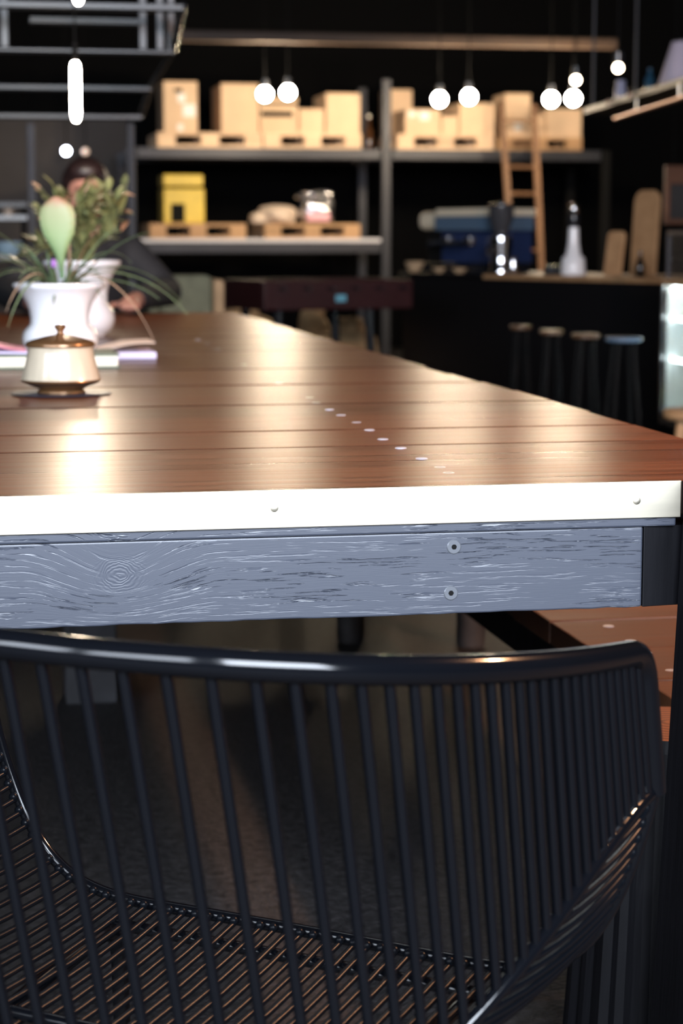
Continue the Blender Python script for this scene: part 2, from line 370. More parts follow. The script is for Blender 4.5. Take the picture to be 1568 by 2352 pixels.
# brass strip: top follows the table edge
SX1 = atY(1561, 1145, TYF).x
zt_strip = ZT+.0005; zb_strip = atY(784, 1208, TYF).z
strip = MB().box((TXL, TYF-.004, zb_strip), (SX1, TYF-.0003, zt_strip)).build('brass_strip', M['brass'], table, bevel=.0008)
strip['label'] = 'shining brass strip screwed along the table edge'
for (x, y) in ((630, 1167), (1462, 1150)):
    q = atY(x, y, TYF-.004); mb = MB()
    mb.tube([(q.x, TYF-.0042, q.z), (q.x, TYF-.0052, q.z), (q.x, TYF-.0058, q.z)], [.0042, .004, .0022], 14)
    mb.build('strip_screw', M['brass'], strip, smooth=True)
# thin under-board then the deep apron
zlip = atY(784, 1225, TYF).z; zap = atY(784, 1420, TYF).z
kq = atY(275, 1322, TYF)
tl = wloc(table); KNOT = (kq.x-tl.x, kq.z-tl.z)
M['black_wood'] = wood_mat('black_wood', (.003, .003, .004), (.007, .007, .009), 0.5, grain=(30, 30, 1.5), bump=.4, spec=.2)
M['beam'] = painted_beam()
MB().box((TXL, TYF-.0005, zlip-.002), (SX1-.004, TYF+.06, ZT-PT-.0005)).build('under_board', M['beam'], table, bevel=.002)
XJ = atY(1478, 1300, TYF).x
ap = MB(); segs = 60; rr = random.Random(5); vs = []; fs = []
for k in range(segs+1):
    x = lerp(TXL, XJ-.0006, k/segs); wz = rr.uniform(-.0006, .0006)
    vs += [(x, TYF+.003, zap+wz), (x, TYF+.05, zap), (x, TYF+.05, zlip-.0025), (x, TYF+.003, zlip-.0025)]
for k in range(segs):
    for q in range(4):
        r_ = (q+1) % 4; fs.append((k*4+q, k*4+r_, (k+1)*4+r_, (k+1)*4+q))
fs += [(3,2,1,0), tuple(range(segs*4, segs*4+4))]
ap.add(vs, fs); apron = ap.build('apron', M['beam'], table, bevel=.002)
apron['label'] = 'black painted front beam with a knot and gouged grain'
# mitred end piece turning towards the corner; its darker black wood stands in for shade
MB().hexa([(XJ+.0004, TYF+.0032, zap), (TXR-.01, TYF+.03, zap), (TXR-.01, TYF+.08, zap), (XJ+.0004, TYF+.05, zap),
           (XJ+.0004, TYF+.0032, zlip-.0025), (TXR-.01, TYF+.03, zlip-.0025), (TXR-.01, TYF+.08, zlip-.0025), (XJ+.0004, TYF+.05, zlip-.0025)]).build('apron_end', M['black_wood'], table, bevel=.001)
for (x, y) in ((1042, 1256), (1035, 1362)):
    q = atY(x, y, TYF+.003); mb = MB(); yy = TYF+.003
    mb.disc_y(q, yy, [(.0078, .001), (.0078, -.0006), (.0070, -.0012), (.0028, -.0012), (.0026, .0004), (.0012, .0006)])
    wsh = mb.build('screw_washer', M['screw_dark'] if 'screw_dark' in M else M.setdefault('screw_dark', mat('screw_dark', (.16, .17, .19), .35, metal=.4)), apron, smooth=False)
    MB().disc_y(q, yy, [(.0030, -.0011), (.0030, -.0014), (.0012, -.0015)], 6).build('hex_socket', M['dark'], wsh)
MB().box((TXR-.055, TYF+.09, zap), (TXR-.015, TYB-.05, ZT-PT-.001)).build('side_rail', M['beam'], table, bevel=.002)
MB().box((TXL+.015, TYF+.06, zap), (TXL+.055, TYB-.05, ZT-PT-.001)).build('side_rail', M['beam'], table, bevel=.002)
MB().box((TXL+.02, TYB-.06, zap), (TXR-.02, TYB-.02, ZT-PT-.001)).build('end_rail', M['beam'], table, bevel=.002)
# front corner leg: black post standing against the beam end
LX0 = atY(1564, 1250, TYF-.006).x; LX1 = TXR+.02
MB().hexa([(LX0-.030, TYF-.17, 0), (LX1-.02, TYF-.17, 0), (LX1-.02, TYF-.006, 0), (LX0-.030, TYF-.006, 0),
           (LX0+.002, TYF-.17, ZT+.006), (LX1, TYF-.17, ZT+.006), (LX1, TYF-.006, ZT+.006), (LX0+.002, TYF-.006, ZT+.006)]).build('leg', M['black_wood'], table, bevel=.004)
for (x0, y0, wd) in ((TXL+.02, TYF+.1, .1), (TXL+.02, TYB-.25, .1), (TXR-.14, TYB-.25, .1)):
    MB().box((x0, y0, 0), (x0+wd, y0+wd, zap+.05)).build('leg', M['black_wood'], table, bevel=.004)
q = atZ(212, 1618, 0)
MB().box((q.x-.055, q.y, 0), (q.x+.055, q.y+.11, ZT-PT-.001)).build('leg', mat('grey_leg', (.04, .04, .045), .6, var=.3, vscale=20), table, bevel=.004)

# ------------------------------------------------------------------ bench on the right, charred log beside it
ZB = 0.43
bq = atZ(1520, 1612, ZB); BX0 = bq.x; BY0 = atZ(1540, 1612, ZB).y; BX1 = BX0+.42
BX0 = atZ(1400, 1515, ZB).x
bench = thing('plank_bench', ((BX0+BX1)/2, BY0+2, 0), 'long bench with orange brown cross planks beside the table', 'bench')
j1 = atZ(1480, 1563, ZB).y; j2 = atZ(1480, 1487, ZB).y; j3 = atZ(1400, 1422, ZB).y
ys = [BY0, j1, j2, j3]
while ys[-1] < 6.2: ys.append(ys[-1]+.2)
for i in range(len(ys)-1):
    MB().box((BX0+rnd.uniform(-.004, .004), ys[i]+.002, ZB-.035), (BX1, ys[i+1]-.002, ZB+rnd.uniform(-.002, .001))).build('plank', M['bench_wood'], bench, bevel=.003)
for (x, y) in ((1397,1438),(1448,1472),(1485,1500),(1540,1540)):
    qq = atZ(x, y, ZB); MB().lathe([(0, 0), (.008, 0), (.008, .0012), (.005, .002), (0, .0015)], (qq.x, qq.y, ZB-.001), n=12).build('screw', M['screw'], bench, smooth=True)
for x in (BX0+.03, BX1-.07): MB().box((x, BY0+.03, ZB-.11), (x+.04, ys[-1]-.03, ZB-.0355)).build('side_rail', M['black_wood'], bench, bevel=.002)
for (x, y) in ((805, 1472), (1080, 1482)):
    qq = atZ(x, y, 0); MB().lathe([(.034, 0), (.036, .02), (.033, ZB-.036)], (qq.x, qq.y, 0), n=16).build('leg', mat('bench_leg', (.05, .045, .045), .6, var=.4, vscale=20), bench, smooth=True)
for (x, y) in ((BX0+.05, 5.6), (BX1-.06, 5.6), (BX1-.06, BY0+.15)):
    MB().lathe([(.034, 0), (.036, .02), (.033, ZB-.036)], (x, y, 0), n=16).build('leg', M['black_wood'], bench, smooth=True)

def ring_mat():
    m = bpy.data.materials.new('end_grain'); m.use_nodes = True; nt = m.node_tree; N = nt.nodes; L = nt.links; b = N['Principled BSDF']
    tc = N.new('ShaderNodeTexCoord'); wv = N.new('ShaderNodeTexWave'); wv.wave_type = 'RINGS'; wv.rings_direction = 'Z'
    wv.inputs['Scale'].default_value = 28; wv.inputs['Distortion'].default_value = 1.6; wv.inputs['Detail'].default_value = 3
    L.new(tc.outputs['Object'], wv.inputs['Vector'])
    r = N.new('ShaderNodeValToRGB'); r.color_ramp.elements[0].color = (.11, .035, .014, 1); r.color_ramp.elements[1].color = (.30, .115, .05, 1)
    L.new(wv.outputs['Fac'], r.inputs[0]); L.new(r.outputs[0], b.inputs['Base Color']); b.inputs['Roughness'].default_value = .5
    return m
lq = atZ(1543, 1662, ZB-.005)
log = thing('log_stool', (lq.x, lq.y, 0), 'charred black log stool with a brown ringed top beside the bench end', 'stool')
vs = []; fs = []; NN = 72; prof = [(.125, 0), (.118, .1), (.108, .25), (.097, .36), (.092, ZB-.02), (.088, ZB-.005)]
rj = random.Random(9); jit = [1+rj.uniform(-.03, .03) for _ in range(NN)]
for r_, z in prof:
    for k in range(NN): a = 2*math.pi*k/NN; vs.append((lq.x+r_*jit[k]*math.cos(a), lq.y+r_*jit[k]*math.sin(a), z))
for i in range(len(prof)-1):
    for k in range(NN): l = (k+1) % NN; fs.append((i*NN+k, i*NN+l, (i+1)*NN+l, (i+1)*NN+k))
fs.append(tuple(reversed(range(NN))))
MB().add(vs, fs).build('bark', M['black_wood'], log)
MB().lathe([(0, -.02), (.0855, -.02), (.0855, -.001), (.083, 0.0), (0, .001)], (lq.x, lq.y, ZB-.004), n=40).build('ringed_top', ring_mat(), log)

# ------------------------------------------------------------------ wire armchair, back to the camera
ch = dict(yaw=27.9456, cx=-.0626, cy=1.7528, W=.6932, D=.4469, n=2.9272, ztip=.6666, zback=.7248, W2=.6906, D2=.3851, v2=.0382, z2tip=.5402, z2back=.3199, zs=.3543, m=7.7685, vf=.0202, pz=1.0686, pz2=1.7831)
def chair_pt(u, v, z):
    a = R(ch['yaw']); return c2w(ch['cx']+u*math.cos(a)+v*math.sin(a), ch['cy']-u*math.sin(a)+v*math.cos(a), z)
def sup(t, W, D, n):
    c, s = math.cos(t), math.sin(t)
    return W/2*math.copysign(abs(c)**(2/n), c), -D*abs(s)**(2/n)
def topc(t):
    u, v = sup(t, ch['W'], ch['D'], ch['n']); return chair_pt(u, v, ch['ztip']+(ch['zback']-ch['ztip'])*(abs(v)/ch['D'])**ch['pz'])
def junc(t):
    u, v = sup(t, ch['W2'], ch['D2'], ch['n']); return chair_pt(u, v+ch['v2'], ch['z2tip']+(ch['z2back']-ch['z2tip'])*(abs(v)/ch['D2'])**ch['pz2'])
def front(s_):
    return chair_pt(s_*ch['W2']/2, ch['v2']+ch['vf']*(1-s_*s_), ch['zs']+(ch['z2tip']-ch['zs'])*abs(s_)**ch['m'])
def resample(fn, t0, t1, n, fine=2000):
    P = [fn(lerp(t0, t1, i/fine)) for i in range(fine+1)]; acc = [0]
    for i in range(fine): acc.append(acc[-1]+(P[i+1]-P[i]).length)
    out = []; j = 0
    for k in range(n+1):
        s_ = acc[-1]*k/n
        while j < fine-1 and acc[j+1] < s_: j += 1
        f_ = (s_-acc[j])/max(acc[j+1]-acc[j], 1e-9); out.append((lerp(t0, t1, (j+min(f_, 1))/fine)))
    return out
chair = thing('wire_armchair', chair_pt(0, -.2, 0), 'black metal wire armchair with a curved rod back, pushed up to the table', 'chair')
CM = M['chair_black']
tt = resample(topc, 0.0, math.pi, 90)
rim = [topc(t) for t in tt]
# rim runs round the back, over the arm tips and down to the seat corner with rounded bends
def corner(a, b, c, r_, n=6):
    a, b, c = Vector(a), Vector(b), Vector(c); p0 = b+(a-b).normalized()*r_; p1 = b+(c-b).normalized()*r_
    return [p0*(1-t)**2+b*2*t*(1-t)+p1*t*t for t in [i/n for i in range(n+1)]]
T0, T1, J0, J1 = topc(0), topc(math.pi), junc(0), junc(math.pi)
path = [J0]+corner(J0, T0, rim[2], .028)+rim[3:-3]+corner(rim[-3], T1, J1, .028)+[J1]
MB().tube(path, .0108, 16).build('top_rim', CM, chair, smooth=True)
jt = resample(junc, 0.0, math.pi, 90)
MB().tube([junc(t) for t in jt], .0062, 10).build('seat_back_rim', CM, chair, smooth=True)
ft = resample(front, -1, 1, 90)
MB().tube([front(s_) for s_ in ft], .0062, 10).build('seat_front_rim', CM, chair, smooth=True)
NR = 65
def warp(fn, n, k=.45):
    fine = 2000; T = resample(fn, 0.0, math.pi, fine); acc = [0]     # rods stand closer together on the arms than on the back
    for i in range(fine):
        a = abs(i/fine*2-1); acc.append(acc[-1]+1+k*2*min(1, max(0, (a-.30)/.35)))
    out = []; j = 0
    for i in range(n+1):
        s_ = acc[-1]*i/n
        while j < fine and acc[j] < s_: j += 1
        out.append(T[j])
    return out
ta = warp(topc, NR); ja = warp(junc, NR)
for i in range(1, NR):
    a, b = topc(ta[i]), junc(ja[i])
    mid = lerp(a, b, .5)
    mb = MB().tube([a, lerp(a, b, .33), lerp(a, b, .66), b], .0043, 8)
    mb.ell(b+Vector((0, 0, .003)), (.0052, .0052, .0052), 8, 6)
    mb.build('back_rod', CM, chair, smooth=True)
NS = 64
fa = resample(front, -1, 1, NS)
for i in range(1, NS):
    s_ = fa[i]; a = front(s_); u = abs(s_)*ch['W2']/2
    # matching point on the back rim with the same u
    c_ = min(1, abs(s_))**(ch['n']/2); t = math.acos(math.copysign(c_, s_)) if abs(s_) < 1 else 0
    b = junc(t)
    if (a-b).length < .03: continue
    sag = min(.012, (a-b).length*.04)
    pts = [lerp(a, b, k/6)-Vector((0, 0, sag*4*(k/6)*(1-k/6))) for k in range(7)]
    mb = MB().tube(pts, .0031, 8); mb.ell(a+(b-a).normalized()*.0085+Vector((0, 0, .002)), .0046, 8, 6)
    mb.build('seat_rod', M['seat_black'], chair, smooth=True)
for (u, v0, v1) in ((-.19, .045, -.27), (.19, .045, -.27)):
    zf, zb_ = ch['zs']-.012, .335
    a, b = chair_pt(u, v0-.015, zf), chair_pt(u*.92, v1, zb_-.03)
    fl, bl = chair_pt(u*1.12, v0+.03, 0.008), chair_pt(u*1.12, v1-.09, 0.008)
    pts = [fl]+corner(fl, a, b, .04)+corner(a, b, bl, .04)+[bl]
    MB().tube(pts, .0085, 12).build('leg_frame', CM, chair, smooth=True)
    for q in (fl, bl): MB().lathe([(.009, 0), (.011, .002), (.011, .016), (.009, .018)], (q.x, q.y, 0), n=12).build('foot_cap', M['dark'], chair, smooth=True)
for v in (.025, -.2):
    a, b = chair_pt(-.19, v, ch['zs']-.014), chair_pt(.19, v, ch['zs']-.014)
    MB().tube([a, b], .006, 10).build('seat_crossbar', CM, chair, smooth=True)

# ------------------------------------------------------------------ lidded jar
def table_pt(x, y): q = atZ(x, y, ZT); return Vector((q.x, q.y, ZT+.0005))
def S(D): return D/FPX
jq = table_pt(141, 905)
jar = thing('sugar_jar', jq, 'lidded stoneware jar, cream glaze with bronze lid and foot, at the front of the table', 'jar')
js = 1/1420/2.8*1.07
M['jar_cream'] = mat('jar_cream', (.55, .47, .35), .22, coat=.6, var=.12, vscale=40, stretch=(1, 1, .15))
M['jar_bronze'] = mat('jar_bronze', (.22, .115, .05), .28, metal=.55, coat=.4)
def Z(y): return (1520-y)*js
MB().lathe([(150*js, 0), (150*js, Z(1508)), (135*js, Z(1500)), (175*js, Z(1480)), (225*js, Z(1462)), (250*js, Z(1445)), (246*js, Z(1436))], jq, n=64).build('foot', M['jar_bronze'], jar, smooth=True)
body = [(246, 1436), (243, 1428), (236, 1400), (223, 1350), (211, 1300), (206, 1270), (204, 1245), (207, 1236)]
MB().lathe([(r_*js, Z(y)) for r_, y in body], jq, n=64).build('body', M['jar_cream'], jar, smooth=True)
lid = MB().lathe([(205*js, Z(1236)), (214*js, Z(1231)), (216*js, Z(1215)), (205*js, Z(1203)), (165*js, Z(1190)), (100*js, Z(1172)), (50*js, Z(1163)), (26*js, Z(1158)), (20*js, Z(1148)), (20*js, Z(1138)), (30*js, Z(1126)), (37*js, Z(1114)), (37*js, Z(1105)), (26*js, Z(1098)), (2*js, Z(1095))], jq, n=64).build('lid', M['jar_bronze'], jar, smooth=True)
M['tray'] = mat('dark_coaster', (.03, .03, .045), .4)
cst = MB().lathe([(.083*0.98, 0), (.084, .001), (.083, .002), (.0, .002)], jq, n=40).build('coaster', M['tray'], None)
tag(cst, 'thin dark coaster under the stoneware jar', 'coaster')
jar.location.z += .0025; 

# ------------------------------------------------------------------ white vases with plants
M['leaf'] = mat('leaf_green', (.13, .18, .09), .45, var=.35, vscale=30, rand=.3, coat=.15)
M['leaf_dry'] = mat('leaf_dry', (.36, .24, .15), .6, var=.3, vscale=30)
M['leaf_fern'] = mat('leaf_fern', (.20, .21, .08), .5, var=.3, vscale=20, rand=.35)
M['leaf_tip'] = mat('leaf_rust', (.50, .27, .15), .5, var=.2, vscale=20)
def paddle_mat():
    m = bpy.data.materials.new('paddle_green'); m.use_nodes = True; nt = m.node_tree; N = nt.nodes; L = nt.links; b = N['Principled BSDF']
    b.inputs['Roughness'].default_value = .45
    tc = N.new('ShaderNodeTexCoord'); sp = N.new('ShaderNodeSeparateXYZ'); L.new(tc.outputs['Generated'], sp.inputs[0])
    nz = N.new('ShaderNodeTexNoise'); nz.inputs['Scale'].default_value = 9; nz.inputs['Detail'].default_value = 4; L.new(tc.outputs['Generated'], nz.inputs['Vector'])
    a = N.new('ShaderNodeMath'); a.operation = 'MULTIPLY_ADD'; a.inputs[1].default_value = .06; L.new(nz.outputs['Fac'], a.inputs[0]); L.new(sp.outputs['Z'], a.inputs[2])
    r = N.new('ShaderNodeValToRGB'); e = r.color_ramp.elements
    e[0].position = .1; e[0].color = (.12, .22, .09, 1); e[1].position = 1.0; e[1].color = (.45, .24, .15, 1)
    k = e.new(.55); k.color = (.27, .38, .17, 1); k = e.new(.88); k.color = (.34, .38, .19, 1)
    L.new(a.outputs[0], r.inputs[0]); L.new(r.outputs[0], b.inputs['Base Color'])
    return m
def vase(q, label, h):
    t = thing('white_vase', q, label, 'vase', 'white flared vases on the table')
    k = h/.160
    prof = [(.058, 0), (.060, .004), (.074, .012), (.082, .026), (.0835, .038), (.080, .052), (.071, .063), (.0655, .068), (.0645, .074), (.0645, .085), (.067, .1), (.073, .117), (.083, .133), (.094, .146), (.1005, .151), (.1025, .155), (.1005, .160), (.095, .1605), (.091, .156), (.08, .140), (.04, .132), (0, .132)]
    MB().lathe([(r_, z*k) for r_, z in prof], q, n=72).build('body', M['ceramic'], t, smooth=True)
    MB().lathe([(.0, .137*k), (.05, .1385*k), (.0775, .1405*k), (.0775, .1375*k), (0, .134*k)], q, n=32).build('soil', M['soil'], t)
    return t
VD = 4.45
vq = atD(137, 700, VD); vq.z = ZT+.0005
v1 = vase(vq, 'white flared ceramic vase behind the stoneware jar, nearer of the two', .160)
def arch(root, end, up, wid, nseg=12, droop=.0):
    r0, e = Vector(root), Vector(end); m1 = lerp(r0, e, .22)+Vector((0, 0, up)); m2 = lerp(r0, e, .72)+Vector((0, 0, up*1.0-droop))
    pts = bez(r0, m1, m2, e, nseg)
    wd = [wid*(.55+.9*t if t < .2 else .73*(1-((t-.2)/.8)**1.6)+.04) for t in [i/nseg for i in range(nseg+1)]]
    side = (e-r0).cross(Vector((0, 0, 1)))
    side = side.normalized() if side.length > 1e-3 else Vector((1, 0, 0))
    return pts, wd, side
pl = thing('quill_plant', (vq.x, vq.y, vq.z+.135), 'spiky green plant with one pale paddle flower spike in the nearer white vase', 'plant')
top = Vector((vq.x, vq.y, vq.z+.141))
def lp(x, y, dd): return atD(x, y, VD+dd)
spec = [((432,725),-.05,.085),((353,782),-.12,.10),((366,688),-.08,.045),((345,535),.05,.035),((262,530),.1,.03),((215,540),-.02,.02),((-60,515),-.05,.04),((-40,592),-.08,.03),((-60,690),-.12,.07),((18,752),-.16,.075),((14,716),-.12,.075),((123,706),-.105,.03),((-25,640),.06,.045),((40,560),.08,.03),((420,700),.03,.09),((300,640),.14,.05),((160,530),.03,.01),((60,600),-.1,.03),((225,600),-.1,.03),((-70,600),.1,.06),((105,575),-.04,.02),((175,590),-.05,.02)]
rl = random.Random(4)
for i, ((x, y), dd, up) in enumerate(spec):
    e = lp(x, y, dd); d = (e-top); d.z = 0; rt = top+d.normalized()*rl.uniform(.008, .03)
    pts, wd, sd = arch(rt, e, up, rl.uniform(.012, .017))
    MB().ribbon(pts, wd, sd, .0007).build('leaf', M['leaf_dry'] if i in (1, 5, 10, 16) else M['leaf'], pl, smooth=True)
for i in range(14):
    a = rl.uniform(0, 2*math.pi); L_ = rl.uniform(.10, .2)
    e = top+Vector((math.cos(a)*L_, math.sin(a)*L_, rl.uniform(-.02, .07)))
    pts, wd, sd = arch(top+Vector((math.cos(a)*.02, math.sin(a)*.02, 0)), e, rl.uniform(.03, .07), rl.uniform(.010, .015))
    MB().ribbon(pts, wd, sd, .0007).build('leaf', M['leaf'], pl, smooth=True)
# flattened flower spike made of overlapping bracts
pb = lp(143, 640, -.01); pt_ = lp(128, 452, -.01); ax = pt_-pb; axn = ax.normalized(); sx = RGT.copy(); nrm = axn.cross(sx).normalized(); sx = nrm.cross(axn)
prof = [(0, .010), (.15, .012), (.3, .025), (.42, .044), (.55, .065), (.66, .074), (.78, .078), (.88, .066), (.95, .042), (1.0, .012)]
vs = []; fs = []; NC = 12
for t, wd in prof:
    for k in range(NC):
        a = 2*math.pi*k/NC; wob = 1+.035*math.sin(t*60)*abs(math.cos(a))
        vs.append(pb+ax*t+sx*(wd/2*math.cos(a)*wob)+nrm*(min(wd*.3, .008)*math.sin(a)))
for i in range(len(prof)-1):
    for k in range(NC): l = (k+1) % NC; fs.append((i*NC+k, i*NC+l, (i+1)*NC+l, (i+1)*NC+k))
fs += [tuple(reversed(range(NC))), tuple(range((len(prof)-1)*NC, len(prof)*NC))]
pdl = MB().add(vs, fs).build('flower_spike', paddle_mat(), pl, smooth=True); pdl['label'] = 'pale green paddle flower spike with reddish tip'
for s_ in (-1, 1):
    for k in range(6):
        t = .45+.085*k; wd = [.04, .062, .073, .078, .07, .05][k]
        a = pb+ax*(t-.13)+nrm*-.0045; b = pb+ax*(t+.055)+sx*(s_*wd*.50)+nrm*-.0015
        MB().ribbon([a, lerp(a, b, .35)+nrm*-.0015, lerp(a, b, .75)+nrm*-.001, b], [.004, .013, .011, .002], sx*s_+axn*-.4, .0003).build('bract', pdl.data.materials[0], pdl, smooth=True)
MB().ell(lp(123, 605, -.06), (.006, .004, .010), 8, 6).build('petal', mat('violet_petal', (.35, .15, .5), .5), pl, smooth=True)

VD2 = 5.32
vq2 = atD(190, 700, VD2); vq2.z = ZT+.0005
v2_ = vase(vq2, 'white flared ceramic vase farther back, half hidden behind the nearer vase', .198)
pl2 = thing('leafy_plant', (vq2.x, vq2.y, vq2.z+.17), 'bushy olive green plant with rusty tips in the farther white vase', 'plant')
top2 = Vector((vq2.x, vq2.y, vq2.z+.178))
r2 = random.Random(11)
for i in range(34):
    st = (r2.uniform(80, 305), r2.uniform(435, 520)) if i < 26 else (r2.uniform(50, 290), r2.uniform(530, 610))
    e = atD(st[0], st[1], VD2+r2.uniform(-.12, .12))
    base = top2+Vector((r2.uniform(-.02, .02), r2.uniform(-.02, .02), 0))
    pts, wd, sd = arch(base, e, r2.uniform(.02, .06), r2.uniform(.005, .007), 8)
    st_o = MB().tube(pts, [.002]*len(pts), 5).build('stem', M['leaf_fern'], pl2, smooth=True)
    d = (e-base).normalized()
    for k in range(7):
        t = .5+.5*k/6; pp = pts[min(8, int(t*8))]
        dr = (d*.6+Vector((r2.uniform(-1, 1), r2.uniform(-1, 1), r2.uniform(-.5, .7)))).normalized(); L_ = r2.uniform(.04, .07)
        q1 = pp+dr*L_*.5+Vector((0, 0, .006)); q2 = pp+dr*L_
        MB().ribbon([pp, lerp(pp, q1, .5), q1, lerp(q1, q2, .6), q2], [.003, .016, .022, .014, .001], dr.cross(Vector((0, 0, 1)))+Vector((0, 0, .01)), .0006).build('leaflet', M['leaf_tip'] if (k == 6 and i % 3 == 0) else M['leaf_fern'], st_o, smooth=True)

# ------------------------------------------------------------------ books and papers on the table
M['page'] = mat('page_edges', (.78, .76, .62), .7, var=.06, vscale=200, stretch=(.1, .1, 3))
M['cover_green'] = mat('cover_green', (.10, .14, .09), .5)
M['lilac'] = mat('lilac_paper', (.60, .57, .78), .6)
M['peach'] = mat('peach_paper', (.80, .62, .50), .6)
M['pink'] = mat('pink_print', (.75, .25, .38), .45, var=.6, vscale=9)
bq_ = atZ(276, 846, ZT); by = bq_.y
book = thing('hardback_book', (bq_.x-.17, by+.11, ZT), 'thick book with cream page edges and a dark green cover behind the jar', 'book')
MB().box((bq_.x-.34, by, ZT+.0005), (bq_.x, by+.2, ZT+.0035)).build('cover', M['cover_green'], book)
MB().box((bq_.x-.335, by+.003, ZT+.004), (bq_.x-.004, by+.196, ZT+.025)).build('pages', M['page'], book, bevel=.002)
MB().box((bq_.x-.34, by, ZT+.0255), (bq_.x, by+.2, ZT+.0285)).build('cover', M['cover_green'], book)
lq_ = atZ(360, 826, ZT)
nb = thing('lilac_notebook', (lq_.x-.1, lq_.y+.1, ZT), 'open lilac notebook with a curling peach page right of the vase', 'notebook')
def sheet(mb, x0, x1, y0, y1, zf, n=10, th=.0012):
    vs = []; fs = []
    for i in range(n+1):
        x = lerp(x0, x1, i/n); z = zf(i/n)
        vs += [(x, y0, z), (x, y1, z), (x, y1, z+th), (x, y0, z+th)]
    for i in range(n):
        for q in range(4): r_ = (q+1) % 4; fs.append((i*4+q, i*4+r_, (i+1)*4+r_, (i+1)*4+q))
    fs += [(3,2,1,0), tuple(range(n*4, n*4+4))]; return mb.add(vs, fs)
MB().box((lq_.x-.118, lq_.y, ZT+.0005), (lq_.x, lq_.y+.17, ZT+.0165)).build('page_block', M['lilac'], nb, bevel=.003)
sheet(MB(), lq_.x-.12, lq_.x-.002, lq_.y+.005, lq_.y+.165, lambda t: ZT+.0175+.017*t+.006*math.sin(t*3), th=.0015).build('page', M['peach'], nb, smooth=False)
mg = thing('magazine', (bq_.x-.26, by+.1, ZT+.029), 'glossy magazine with a pink cover curling open on the thick book', 'magazine')
sheet(MB(), bq_.x-.34, bq_.x-.175, by+.02, by+.19, lambda t: ZT+.0295+.003*(1-t), th=.004).build('page_block', M['lilac'], mg)
sheet(MB(), bq_.x-.34, bq_.x-.185, by+.02, by+.19, lambda t: ZT+.035+.05*(1-t)**1.6, th=.0015).build('cover', M['pink'], mg, smooth=True)
nq = table_pt(118, 762)
nap = MB(); sheet(nap, nq.x-.06, nq.x+.06, nq.y-.05, nq.y+.05, lambda t: ZT+.001+.03*math.sin(t*math.pi)**.7, 12, .003)
tag(nap.build('folded_napkin', mat('salmon_cloth', (.72, .42, .36), .8), None, smooth=True), 'folded salmon pink napkin between the two vases', 'napkin')

# ------------------------------------------------------------------ person seated at the far end of the table
PD = TYB+.27
pc = atY(200, 700, PD); PXc = pc.x
M['skin'] = mat('skin', (.42, .20, .15), .5, sub=.1)
M['hair'] = mat('hair', (.020, .010, .010), .45)
M['shirt'] = mat('dark_shirt', (.012, .012, .016), .8)
M['jeans'] = mat('dark_trousers', (.015, .017, .025), .8)
def cap(mb, a, b, r0, r1, n=10):
    a, b = Vector(a), Vector(b); m = 4
    mb.tube([lerp(a, b, i/m) for i in range(m+1)], [lerp(r0, r1, i/m) for i in range(m+1)], n); mb.ell(a, r0, n, 8); mb.ell(b, r1, n, 8)
person = thing('person', (PXc, PD, 0), 'dark haired person in a dark shirt leaning on the far table end', 'person')
P = lambda x, y, z: Vector((PXc+x, PD+y, z))
sk = MB()
headc = P(0, -.06, 1.15)
sk.ell(headc, (.076, .095, .112), 20, 14); sk.ell(headc+Vector((0, -.035, -.06)), (.055, .06, .06), 16, 10)
cap(sk, P(0, -.005, .98), headc+Vector((0, .02, -.03)), .055, .05)
sk.ell(headc+Vector((0, -.098, -.03)), (.013, .02, .022)); 
for s_ in (-1, 1):
    sk.ell(headc+Vector((s_*.077, .005, -.015)), (.012, .022, .032))
    sk.ell(headc+Vector((s_*.03, -.088, .012)), (.016, .01, .012))
sk.ell(headc+Vector((0, -.085, -.068)), (.026, .012, .010))
cap(sk, P(0, .02, .88), P(0, .06, .62), .13, .13); cap(sk, P(-.07, .03, .92), P(.07, .03, .92), .09, .09); cap(sk, P(0, .07, .6), P(0, .08, .53), .14, .14)
handpx = {1: (296, 696), -1: (98, 702)}
for s_ in (-1, 1):
    hq = atZ(handpx[s_][0], handpx[s_][1]+8, ZT+.03); hq.y = min(hq.y, TYB-.06)
    sh = P(s_*.17, .03, .93); el = P(s_*.29, -.06, ZT+.06); wr = Vector((hq.x+s_*.02, hq.y+.09, ZT+.045))
    cap(sk, sh, el, .052, .042); cap(sk, el, wr, .042, .027)
    palm = Vector((hq.x, hq.y, ZT+.035))
    cap(sk, wr, palm, .027, .030); 
    for k in range(4):
        o_ = palm+Vector((-.027+.018*k, -.01, 0)); L_ = (.06, .07, .074, .058)[k]
        m1 = o_+Vector((0, -L_*.55, .006)); m2 = m1+Vector((0, -L_*.3, -.016)); cap(sk, o_, m1, .0105, .0095, 8); cap(sk, m1, m2, .0095, .008, 8)
    th = palm+Vector((-s_*.028, .01, 0)); t1 = th+Vector((-s_*.03, -.03, .002)); cap(sk, th, t1, .012, .010, 8); cap(sk, t1, t1+Vector((-s_*.005, -.025, -.008)), .010, .0085, 8)
    hip = P(s_*.09, .08, .475); kn = P(s_*.13, -.36, .475); an = P(s_*.13, -.30, .09)
    cap(sk, hip, kn, .085, .06); cap(sk, kn, an, .058, .04); cap(sk, P(s_*.13, -.28, .045), P(s_*.14, -.46, .035), .042, .034)
bo = sk.build('body', M['skin'], person, smooth=True)
rm = bo.modifiers.new('remesh', 'REMESH'); rm.mode = 'VOXEL'; rm.voxel_size = .0075; rm.use_smooth_shade = True
smo = bo.modifiers.new('smooth', 'SMOOTH'); smo.factor = .5; smo.iterations = 3
